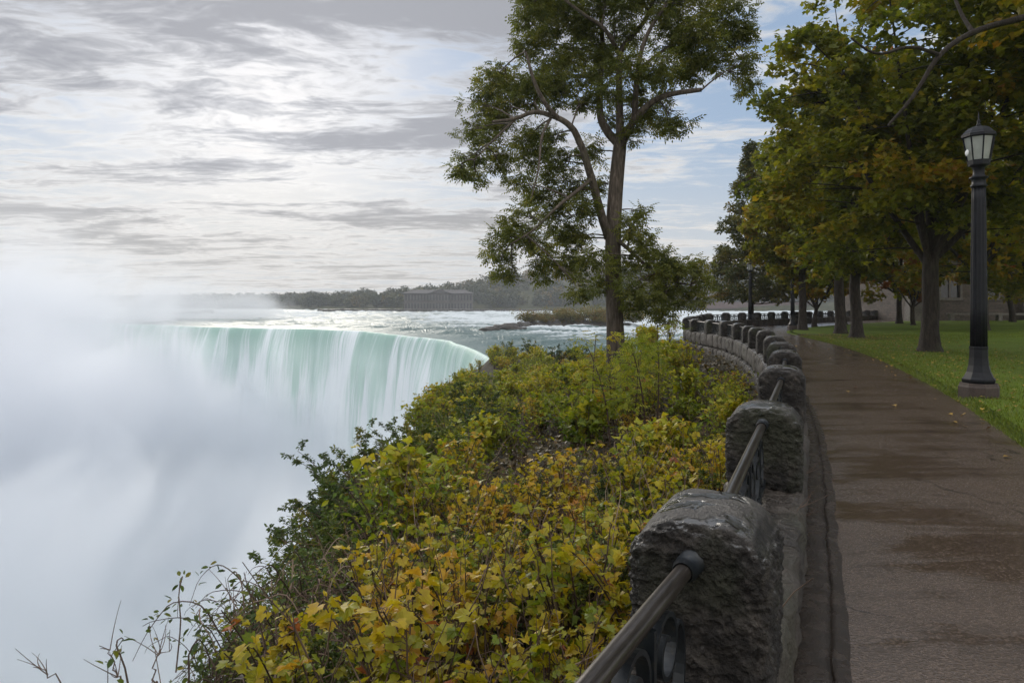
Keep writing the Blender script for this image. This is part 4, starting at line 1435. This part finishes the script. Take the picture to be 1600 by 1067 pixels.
for k in range(26):
    o = isp[k] if k < 3 else copy_tree(isp[k % 3])
    r_, a_ = math.sqrt(g.random()) * .85, g.uniform(0, 2 * np.pi)
    o.location = (15.5 + hx * r_ * math.cos(a_), 157 + hy * r_ * math.sin(a_), WZ + 1.1)
    o.rotation_euler = (0, 0, g.uniform(0, 6.28))
    s_ = g.uniform(.75, 1.35) * (1.3 if o.location.x > 14 else .9)
    o.scale = (s_, s_, s_ * 1.1)
    tag(o, 'reddish brown shrub on the rocky islet in the rapids', 'shrub', GI)

# the wood on the far shore reads as one mass
mb = MB()
g = np.random.default_rng(29)
hsl = resample(smooth_line(FS, 2), num=2000)
nrl = offset(hsl, -1) - hsl
ncr = 0
for k in range(2300):
    i = g.integers(60, 1960)
    d = g.random() ** 1.3 * 190 + 7
    x, y = hsl[i] + nrl[i] * d
    if abs(x + 47) < 26 and d < 34 or (98 < x < 190 and d < 40 and g.random() < .6):
        continue
    vx = x / y
    if vx < -.85 or vx > .75:
        continue
    h = float(far_h(np.array(hsl[i][0]), np.array(d)))
    H = g.uniform(6, 12) * (1.0 if x > -120 else .85)
    if d < 25:
        H *= .75
    w = H * g.uniform(.34, .5)
    tn = np.clip(.35 + .22 * g.normal() + (.18 if x > 0 else 0), 0, 1)
    N = 150
    dd_ = unit(g.normal(size=(N, 3)))
    wob = 1 + .3 * fbm(dd_ * 2 + k, 5, 2)
    Pq = np.array((x, y, h + H * .55)) + dd_ * (w, w, H * .5) * (wob * g.uniform(.7, 1.0, N))[:, None]
    Xa, Ya, Za = frames(N, .35, dd_ * .6, g)
    mb.scatter(DIAM[0], DIAM[1], Pq, Xa, Ya, Za, g.uniform(1.4, 2.6, N), np.clip(tn + .08 * g.normal(size=N), 0, 1))
tag(mb.build('far_wood', M_WOOD, smooth=False), 'autumn wood along the far shore', 'wood', kind='stuff')

# ------------------------------------------------------------------ thicket on the slope
def lobed_bush(seed, H, spread, nst, nlf, size, matl, tmpl, tint, tdev=.16):
    g = np.random.default_rng(seed)
    t = thing('vine_bush')
    st, lf = MB(), MB()
    for s in range(nst):
        az, lean = g.uniform(0, 6.28), g.uniform(.1, 1.0) * spread
        e = np.array((math.cos(az) * lean, math.sin(az) * lean, H * g.uniform(.65, 1.1)))
        b = np.array((g.normal() * .10, g.normal() * .10, -.15))
        mid = np.array((e[0] * .35, e[1] * .35, e[2] * .75))
        p = bezier(b, mid, e, 12) + .012 * fbm(np.linspace(0, 3, 12)[:, None] * np.ones(3) + s * 5, seed)[:, None]
        st.tube(p, np.linspace(.0075, .0025, 12), 5, tint=g.uniform(.0, .6))
        k = max(3, int(nlf / nst))
        u = g.random(k) ** .55 * .85 + .15
        idx = u * 11
        i0 = np.minimum(idx.astype(int), 10)
        q = p[i0] + (p[i0 + 1] - p[i0]) * (idx - i0)[:, None]
        dirn = unit(g.normal(size=(k, 3)) * (1, 1, .35) + (0, 0, .25))
        pet = size * g.uniform(.5, 1.5, k)[:, None]
        base = q + dirn * pet
        for a_, b_ in zip(q, base):
            st.tube([a_, (a_ + b_) / 2 + (0, 0, .008), b_], [.0018, .0015, .0012], 3, tint=.5, cap=False)
        X, Y, Z = frames(k, .45, dirn + (0, 0, -.25), g)
        tn = tint + tdev * g.normal() * .7
        szs = size * g.uniform(.40, 1.25, k)
        tns = np.clip(tn + tdev * g.normal(size=k), 0, .90)
        tns[g.random(k) < .015] = 1.0
        for w_ in range(3):        # flat, cupped and curled blades
            m_k = np.arange(k) % 3 == w_
            tv = tmpl[0].copy()
            if w_ == 1:
                tv[:, 2] += .55 * np.abs(tv[:, 0]) ** 1.5 - .25 * tv[:, 1] ** 2
                tv[:, 0] *= .85
            elif w_ == 2:
                tv[:, 2] -= .35 * tv[:, 0] ** 2 - .18 * np.sin(tv[:, 1] * 4)
                tv[:, 1] *= 1.12
                tv[:, 0] += .10 * tv[:, 1] ** 2
            lf.scatter(tv, tmpl[1], base[m_k], X[m_k], Y[m_k], Z[m_k], szs[m_k], tns[m_k])
    for s in range(6):          # bare stems standing above the leaves
        e = np.array((g.normal() * spread * .7, g.normal() * spread * .7, H * g.uniform(.95, 1.28)))
        p = bezier(np.array((g.normal() * .1, g.normal() * .1, -.1)), np.array((e[0] * .5 + g.normal() * .06, e[1] * .5, e[2] * .6)), e, 9)
        st.tube(p + .008 * g.normal(size=(9, 3)), np.linspace(.006, .0018, 9), 4, tint=g.uniform(.3, 1))
        for b_ in range(2):
            i = int(g.integers(4, 8))
            q_ = p[i] + unit(g.normal(size=3) + (0, 0, .8)) * g.uniform(.08, .2)
            st.tube([p[i], (p[i] + q_) / 2 + g.normal(size=3) * .01, q_], [.003, .002, .001], 3, tint=.6, cap=False)
    lf.build('foliage', matl, t, smooth=False)
    st.build('stem_cluster', M_TWIG, t)
    return t


def small_shrub(seed, H, spread, nbr, nlf, size, tint):
    g = np.random.default_rng(seed)
    t = thing('green_shrub')
    st, lf = MB(), MB()
    for s in range(nbr):
        az, lean = g.uniform(0, 6.28), (g.random() ** .6) * spread
        e = np.array((math.cos(az) * lean, math.sin(az) * lean, H * g.uniform(.45, 1.05) * (1 - .25 * lean / spread)))
        p = bezier(np.array((g.normal() * .08, g.normal() * .08, -.2)), np.array((e[0] * .3, e[1] * .3, e[2] * .8)), e, 12)
        st.tube(p, np.linspace(.016, .003, 12), 5, tint=g.uniform(.1, .7))
        tn = tint + .16 * g.normal()
        for b in range(8):
            i = int(g.integers(3, 12))
            d = unit(g.normal(size=3) + (math.cos(az) * .5, math.sin(az) * .5, .35))
            L = g.uniform(.2, .5) * spread * .5
            tp = bezier(p[i], p[i] + d * L * .6 + (0, 0, .05), p[i] + d * L, 7)
            st.tube(tp, np.linspace(.004, .0015, 7), 3, tint=.4, cap=False)
            k = nlf // (nbr * 8)
            u = g.random(k) * 5.99
            i0 = u.astype(int)
            q = tp[i0] + (tp[i0 + 1] - tp[i0]) * (u - i0)[:, None]
            dr = unit(g.normal(size=(k, 3)) + d * .8)
            X, Y, Z = frames(k, .5, dr, g)
            lf.scatter(OVAL[0], OVAL[1], q + dr * size * .3, X, Y, Z, size * g.uniform(.6, 1.2, k), np.clip(tn + .12 * g.normal(size=k), 0, 1))
    lf.build('foliage', M_LEAF_SHRUB, t, smooth=False)
    st.build('stem_cluster', M_TWIG, t)
    return t


def bramble(seed, H, spread, nst):
    g = np.random.default_rng(seed)
    t = thing('bramble_tangle')
    st, lf = MB(), MB()
    for s in range(nst):
        az = g.uniform(0, 6.28)
        a = np.array((g.normal() * spread * .4, g.normal() * spread * .4, -.1))
        L = spread * g.uniform(.35, .9)
        e = a + (math.cos(az) * L, math.sin(az) * L, g.uniform(.0, .5) * H + .1)
        m_ = (a + e) / 2 + (g.normal() * .12, g.normal() * .12, H * g.uniform(.6, 1.5))
        p = bezier(a, m_, e, 16)
        p = p + .035 * np.stack([vnoise(np.stack([np.linspace(0, 5, 16) + s * 3.3, np.full(16, c * 7.7), np.full(16, s * 1.1)], 1), seed) for c in range(3)], 1)
        st.tube(p, np.linspace(.0055, .0018, 16), 4, tint=g.random() ** 1.3)
        if s % 3 != 1:
            k = 12
            i0 = g.integers(4, 15, k)
            dr = unit(g.normal(size=(k, 3)))
            X, Y, Z = frames(k, .4, dr, g)
            lf.scatter(OVAL[0], OVAL[1], p[i0] + dr * .02, X, Y, Z, .05 * g.uniform(.6, 1.2, k), np.clip(.5 + .25 * g.normal(size=k), 0, 1))
    st.build('cane_tangle', M_TWIG, t)
    lf.build('foliage', M_LEAF_SHRUB, t, smooth=False)
    return t


def place(proto, first, x, y, s, rz, label, cat, group, dz=0.0, tilt=0.0):
    o = proto if first else copy_tree(proto)
    z = float(terrain(np.array([[x]]), np.array([[y]]))[0, 0])
    o.location = (x, y, z + dz)
    o.rotation_euler = (0, tilt, rz)
    o.scale = (s, s, s)
    tag(o, label, cat, group)
    return o


g = np.random.default_rng(41)
VB = [lobed_bush(50 + k, .92, .45, 20, 330, .043, M_LEAF_VINE, VINE, tn, .12) for k, tn in enumerate((.64, .54, .70, .46))]
HB = [lobed_bush(60 + k, .95, .62, 22, 420, .085, M_LEAF_HERB, OVAL if k == 2 else MAPLE, tn) for k, tn in enumerate((.45, .62, .35))]
for o in HB:
    kids = KIDS.pop(o.name)
    o.name = 'herb_bush'
    KIDS[o.name] = kids
SB = [small_shrub(70 + k, 2.1, 1.15, 28, 11000, .062, tn) for k, tn in enumerate((.42, .60, .32))]
BT = [bramble(80 + k, .58, .75, 150) for k in range(4)]
used = set()


def put(lst, k, *a, **kw):
    p = lst[k % len(lst)]
    f = p.name not in used
    used.add(p.name)
    return place(p, f, *a, **kw)


def wall_x(y):
    return float(np.interp(y, WLINE[:16, 1], WLINE[:16, 0]))


GV = 'yellow lobed-leaf bushes below the railing'
cnt = 0
y = -.6
while y < 6.4:
    x = wall_x(y) - .42
    lim = float(np.interp(y, RIM_Y, RIM_X)) + (.65 if y > 1.5 else .2)
    while x > lim:
        xx, yy = x + g.uniform(-.12, .12), y + g.uniform(-.12, .12)
        if not (abs(xx) < .5 and yy < .9):
            far_s = (wall_x(y) - x)
            # a brown gap of brambles crosses the bank
            gap = fbm(np.array([xx * .8, yy * .55, 3.0]), 55, 2) > -.06 + .3 * max(0, 2.8 - yy)
            if not gap:
                if g.random() < .20:
                    put(SB, int(g.integers(0, 3)), xx, yy, g.uniform(.34, .42), g.uniform(0, 6.28), 'small-leaved green shrub growing up among the yellow lobed-leaf bushes', 'shrub', 'small-leaved green shrubs on the gorge rim')
                put(VB, int(g.integers(0, 4)), xx, yy, g.uniform(.75, 1.05) * (.98 if y < 3 else .9), g.uniform(0, 6.28), 'yellow bush with lobed leaves on brown stems in the foreground thicket below the handrail' if yy < 3 else 'yellow and green lobed-leaf bush on the bank outside the second and third pillars', 'bush', GV)
                cnt += 1
        x -= .40 if y < 3.2 else .48
    y += .40 if y < 3.2 else .48

GH = 'yellow green bushes on the bank'
y = 6.2
while y < 62:
    st_ = float(np.interp(y, [6, 15, 60], [.72, .95, 1.9]))
    x = wall_x(y) - .75 if y < 31 else 9.5
    lim = float(np.interp(y, RIM_Y, RIM_X)) - .3
    while x > lim:
        xx, yy = x + g.uniform(-.3, .3) * st_, y + g.uniform(-.3, .3) * st_
        if not ((xx - 2.42) ** 2 + (yy - AY) ** 2 < .35 or (yy > 13 and yy < 30 and wall_x(yy) - xx < 1.7) or (yy > 31 and xx > 6)):
            sc = g.uniform(.85, 1.25) * float(np.interp(y, [6, 15, 60], [.92, .95, 1.3]))
            gap = fbm(np.array([xx * .5, yy * .35, 9.0]), 57, 2)
            if yy < 16 and wall_x(yy) - xx < 2.5:
                sc *= .72
            if gap < .28:
                lab = 'yellow green leafy bush on the bank between the wall and the gorge rim' if yy < 14 else 'bush of mixed green and yellow leaves below the ash tree and beyond'
                put(HB if g.random() < .72 else VB, int(g.integers(0, 12)), xx, yy, sc, g.uniform(0, 6.28), lab, 'bush', GH)
        x -= st_
    y += st_ * .9

GS = 'small-leaved green shrubs on the gorge rim'
for k, (px, py, d, s) in enumerate([(560, 668, 10.6, 1.0), (610, 690, 10.2, .95), (545, 740, 9.6, 1.0), (655, 660, 11.8, .95), (520, 830, 7.6, .78), (590, 780, 8.6, .8), (500, 905, 6.0, .55), (455, 930, 5.2, .42), (700, 640, 13.6, 1.0), (650, 700, 10.5, .8), (535, 715, 10.4, .95), (575, 700, 9.8, .9), (605, 735, 9.4, .85), (640, 715, 9.9, .85), (565, 785, 8.8, .85), (615, 820, 7.6, .7), (680, 685, 10.8, .8), (515, 775, 8.6, .9), (700, 655, 12.5, .9), (540, 850, 7.0, .7), (745, 615, 17, 1.0), (690, 690, 11.5, .7), (800, 535, 63, 1.1), (832, 530, 65, 1.2), (785, 545, 58, 1.0), (735, 592, 24, 1.0), (870, 545, 56, 1.2), (905, 540, 60, 1.2)]):
    top = at(px, py, d)
    o = put(SB, k, top[0], d, s, g.uniform(0, 6.28), 'green small-leaved shrub leaning out over the mist on the gorge rim' if d < 20 else 'dark shrub on the rock edge where the falls begin', 'shrub', GS)
    o.location.z = max(o.location.z - .3, top[2] - 2.1 * s)

GBT = 'tangles of brown bramble canes'
spots = [(at(520, 985, 4.2), .7), (at(560, 1010, 3.9), .7), (at(600, 940, 4.6), .8), (at(640, 880, 5.2), .9), (at(580, 900, 5.2), .8), (at(400, 1040, 3.8), .55), (at(440, 1000, 4.1), .6), (at(490, 960, 4.4), .65), (at(430, 1075, 3.4), .5), (at(500, 1040, 3.5), .6), (at(545, 930, 4.8), .7)]
for k, (p, s) in enumerate(spots):
    o = put(BT, k, p[0], p[1], s, g.uniform(0, 6.28), 'brown bramble tangle hanging over the rim at lower left', 'bramble', GBT)
    o.location.z = max(float(o.location.z), p[2] - .62 * s)
y = 1.6
k = 0
while y < 9:
    x = wall_x(y) - 1.2
    while x > float(np.interp(y, RIM_Y, RIM_X)) - .4:
        xx, yy = x + g.uniform(-.2, .2), y + g.uniform(-.2, .2)
        put(BT, k, xx, yy, g.uniform(.75, 1.05), g.uniform(0, 6.28), 'brown bramble tangle showing between the yellow bushes', 'bramble', GBT, dz=.05)
        k += 1
        x -= .95
    y += .95


# bare twigs reaching out of the tangle at lower left
def bare_twig(seed, base, tip, label):
    g = np.random.default_rng(seed)
    mb = MB()
    b, e = np.array(base, float), np.array(tip, float)
    m_ = (b + e) / 2 + g.normal(size=3) * .05
    p = bezier(b, m_, e, 14) + .012 * g.normal(size=(14, 3))
    mb.tube(p - b, np.linspace(.006, .0018, 14), 5, tint=.6)
    for k in range(7):
        i = int(g.integers(5, 13))
        d = unit((e - b) / np.linalg.norm(e - b) + g.normal(size=3) * .7)
        L = g.uniform(.08, .26)
        q = bezier(p[i], p[i] + d * L * .5 + g.normal(size=3) * .015, p[i] + d * L, 6)
        mb.tube(q - b, np.linspace(.003, .001, 6), 4, tint=.6)
    o = mb.build('bare_twig', M_TWIG, loc=base)
    return tag(o, label, 'twig', 'bare twigs at the lower left')


for k, (px, py, d, s) in enumerate([(370, 1010, 3.9, .36), (410, 960, 4.3, .4), (340, 1050, 3.6, .32), (450, 930, 4.8, .42), (400, 1060, 3.6, .34), (480, 900, 5.4, .48), (520, 860, 6.4, .55), (430, 985, 4.2, .38), (480, 960, 4.3, .40), (410, 1030, 3.7, .36), (520, 930, 4.8, .45), (560, 870, 5.8, .52)]):
    top = at(px, py, d)
    o = put(SB, k, top[0], d, s, g.uniform(0, 6.28), 'low twiggy green shrub over the brambles at the lower left rim', 'shrub', GS)
    o.location.z = top[2] - 2.1 * s
for k, (a, b, lab) in enumerate([((110, 1090, 3.6), (55, 1035, 3.5), 'leftmost short bare twig poking up at the lower left corner'), ((190, 1080, 3.6), (160, 1010, 3.6), 'forked bare twig second from the left against the mist'), ((255, 1075, 3.7), (268, 985, 3.7), 'tall upright bare twig just left of the bramble edge'), ((365, 1000, 4.0), (358, 925, 4.0), 'thin bare twig rising from the top of the bramble edge')]):
    bare_twig(90 + k, tuple(at(*a)), tuple(at(*b)), lab)

# young sumac-like saplings with bare stems in front of the ash
GSA = 'bare-stemmed saplings before the ash trunk'
for k, (px, d) in enumerate([(952, 10.5), (985, 10.9), (1008, 10.2), (1025, 11.5), (965, 12.0), (930, 11.6)]):
    t = thing('young_sapling', (0, 0, 0), 0, 'thin bare-stemmed sapling with leaves at its tip, below the ash trunk', 'sapling', GSA)
    p0 = at(px, 600, d)
    z0 = float(terrain(np.array([[p0[0]]]), np.array([[d]]))[0, 0])
    t.location = (p0[0], d, z0)
    st, lf = MB(), MB()
    Hh = g.uniform(1.5, 2.0)
    p = bezier(np.array((0, 0, -.1)), np.array((g.normal() * .15, 0, Hh * .5)), np.array((g.normal() * .22, g.normal() * .2, Hh)), 12)
    st.tube(p, np.linspace(.018, .006, 12), 6, tint=.15)
    for j in range(9):
        d_ = unit(g.normal(size=3) * (1, 1, .3) + (0, 0, .2))
        i = int(g.integers(6, 12))
        e = p[i] + d_ * g.uniform(.15, .4)
        st.tube([p[i], (p[i] + e) / 2 + (0, 0, .03), e], [.005, .004, .002], 4, tint=.3)
        clump_leaves(lf, PINN, e, .16, 14, .13, .6 + .1 * g.normal(), .6, g)
    st.build('stem', M_TWIG, t)
    lf.build('foliage', M_LEAF_HERB, t, smooth=False)

# litter and low leaves carpeting the slope
mb = MB()
N = 26000
yy = g.random(N) ** 1.5 * 32 - .8
lo = np.interp(yy, RIM_Y, RIM_X) - 1.6
hi = np.array([wall_x(v) for v in yy]) - .33
xx = lo + (hi - lo) * g.random(N)
zz = terrain(xx[None], yy[None])[0]
X, Y, Z = frames(N, .7, None, g)
mb.scatter(MAPLE[0], MAPLE[1], np.column_stack([xx, yy, zz + g.random(N) ** 2 * .3 + .015]), X, Y, Z, g.uniform(.04, .09, N), np.clip(g.normal(size=N) * .3 + .45, 0, 1))
tag(mb.build('undergrowth', M_LITTER, smooth=False), 'withered leaves and low growth on the slope', 'undergrowth', kind='stuff')

# ------------------------------------------------------------------ grass and fallen leaves
mb = MB()
N = 110000
d = g.random(N) ** 2.2 * 24
t_ = g.random(N)
s_ = np.interp(t_ * 32.5 + .5, LAWN[:, 1], LAWN[:, 0])
yy = t_ * 32.5 + .5
xx = s_ + d * .75 - .02 + np.abs(g.normal(size=N)) * .03
keep = (xx / np.maximum(yy, 1) < 0.86)
xx, yy = xx[keep], yy[keep]
N = len(xx)
zz = lawn_z(xx, yy)
BL = (np.array([(-.08, 0, 0), (.08, 0, 0), (.05, .12, .55), (0, .42, 1.0)], float), [(0, 1, 2), (0, 2, 3)])
az = g.uniform(0, 6.28, N)
Xb = np.stack([np.cos(az), np.sin(az), az * 0], 1)
Yb = np.stack([-np.sin(az), np.cos(az), az * 0], 1)
Zb = unit(np.stack([g.normal(size=N) * .25, g.normal(size=N) * .25, np.ones(N)], 1))
mb.scatter(BL[0], BL[1], np.column_stack([xx, yy, zz - .005]), Xb, Yb, Zb, g.uniform(.035, .075, N), np.clip(.5 + .22 * g.normal(size=N), 0, 1))
tag(mb.build('grass', M_GRASS, smooth=False), 'short grass blades of the lawn', 'grass', kind='stuff')

mb = MB()
N = 1500
yy = g.uniform(6, 34, N)
xx = np.interp(yy, LAWN[:, 1], LAWN[:, 0]) + g.normal(size=N) * 1.0 + np.abs(g.normal(size=N)) * 3.0 - .1
zz = lawn_z(xx, yy) + .012
X, Y, Z = frames(N, 2.2, None, g)
onp = signed(LAWN, xx, yy) < 0
sel = ~onp | (g.random(N) < .25)
mb.scatter(MAPLE[0], MAPLE[1], np.column_stack([xx, yy, zz + np.where(onp, .03, .03)])[sel], X[sel], Y[sel], Z[sel], g.uniform(.03, .06, N)[sel], np.clip(.5 + .25 * g.normal(size=N), 0, 1)[sel])
tag(mb.build('fallen_leaves', M_FALLEN, smooth=False), 'fallen leaves scattered on the lawn and path edge', 'leaves', kind='stuff')

# ------------------------------------------------------------------ spray cloud filling the gorge
def m_mist(q):
    x, y, z = q.new('ShaderNodeSeparateXYZ', {0: q.pos}).outputs
    u = q.m('MULTIPLY', x, -1.0)
    n1 = q.noise(q.pos, 0.028, 5, 0.64, 0.9)
    n2 = q.m('SUBTRACT', n1, 0.5)
    top = q.m('ADD', -22.0, q.ss(u, 31.0, 94.0, 0.0, 19.0))
    top = q.m('ADD', top, q.m('MULTIPLY', n2, 70.0))
    body = q.ss(q.m('SUBTRACT', top, z), q.ss(u, 50.0, 150.0, -4.0, -22.0), 9.0)
    dens = q.m('MULTIPLY', body, q.ss(n1, 0.3, 0.65, 0.03, 0.09))
    # thin drifting veil above the brink, stronger to the left
    veil = q.m('MULTIPLY', q.ss(u, 86.0, 200.0), q.m('MULTIPLY', q.ss(z, 44.0, 2.0), q.ss(n1, 0.38, 0.60)))
    dens = q.m('ADD', dens, q.m('MULTIPLY', veil, 0.019))
    near = q.ss(y, 36.0, 62.0)
    dens = q.m('MULTIPLY', dens, near)
    vol = q.new('ShaderNodeVolumePrincipled', {'Color': (0.900, 0.914, 0.938, 1), 'Density': dens, 'Anisotropy': 0.4})
    out = [k for k in q.n if k.type == 'OUTPUT_MATERIAL'][0]
    q.l.new(vol.outputs[0], out.inputs['Volume'])
    return None


M_MIST = mat('spray mist', m_mist)
mb = MB()
mb.box((-262, 34, -51.5), (4, 244, 44))
o = mb.build('mist', M_MIST, smooth=False)
tag(o, 'white spray cloud billowing up from the gorge', 'mist', kind='stuff')


def m_haze(q):
    vol = q.new('ShaderNodeVolumePrincipled', {'Color': (0.90, 0.93, 0.97, 1), 'Density': 0.00030, 'Anisotropy': 0.3})
    out = [k for k in q.n if k.type == 'OUTPUT_MATERIAL'][0]
    q.l.new(vol.outputs[0], out.inputs['Volume'])
    return None


mb = MB()
mb.box((-1100, -90, -60), (1000, 1000, 60))
tag(mb.build('haze', mat('valley haze', m_haze), smooth=False), 'pale damp air over the river', 'haze', kind='stuff')
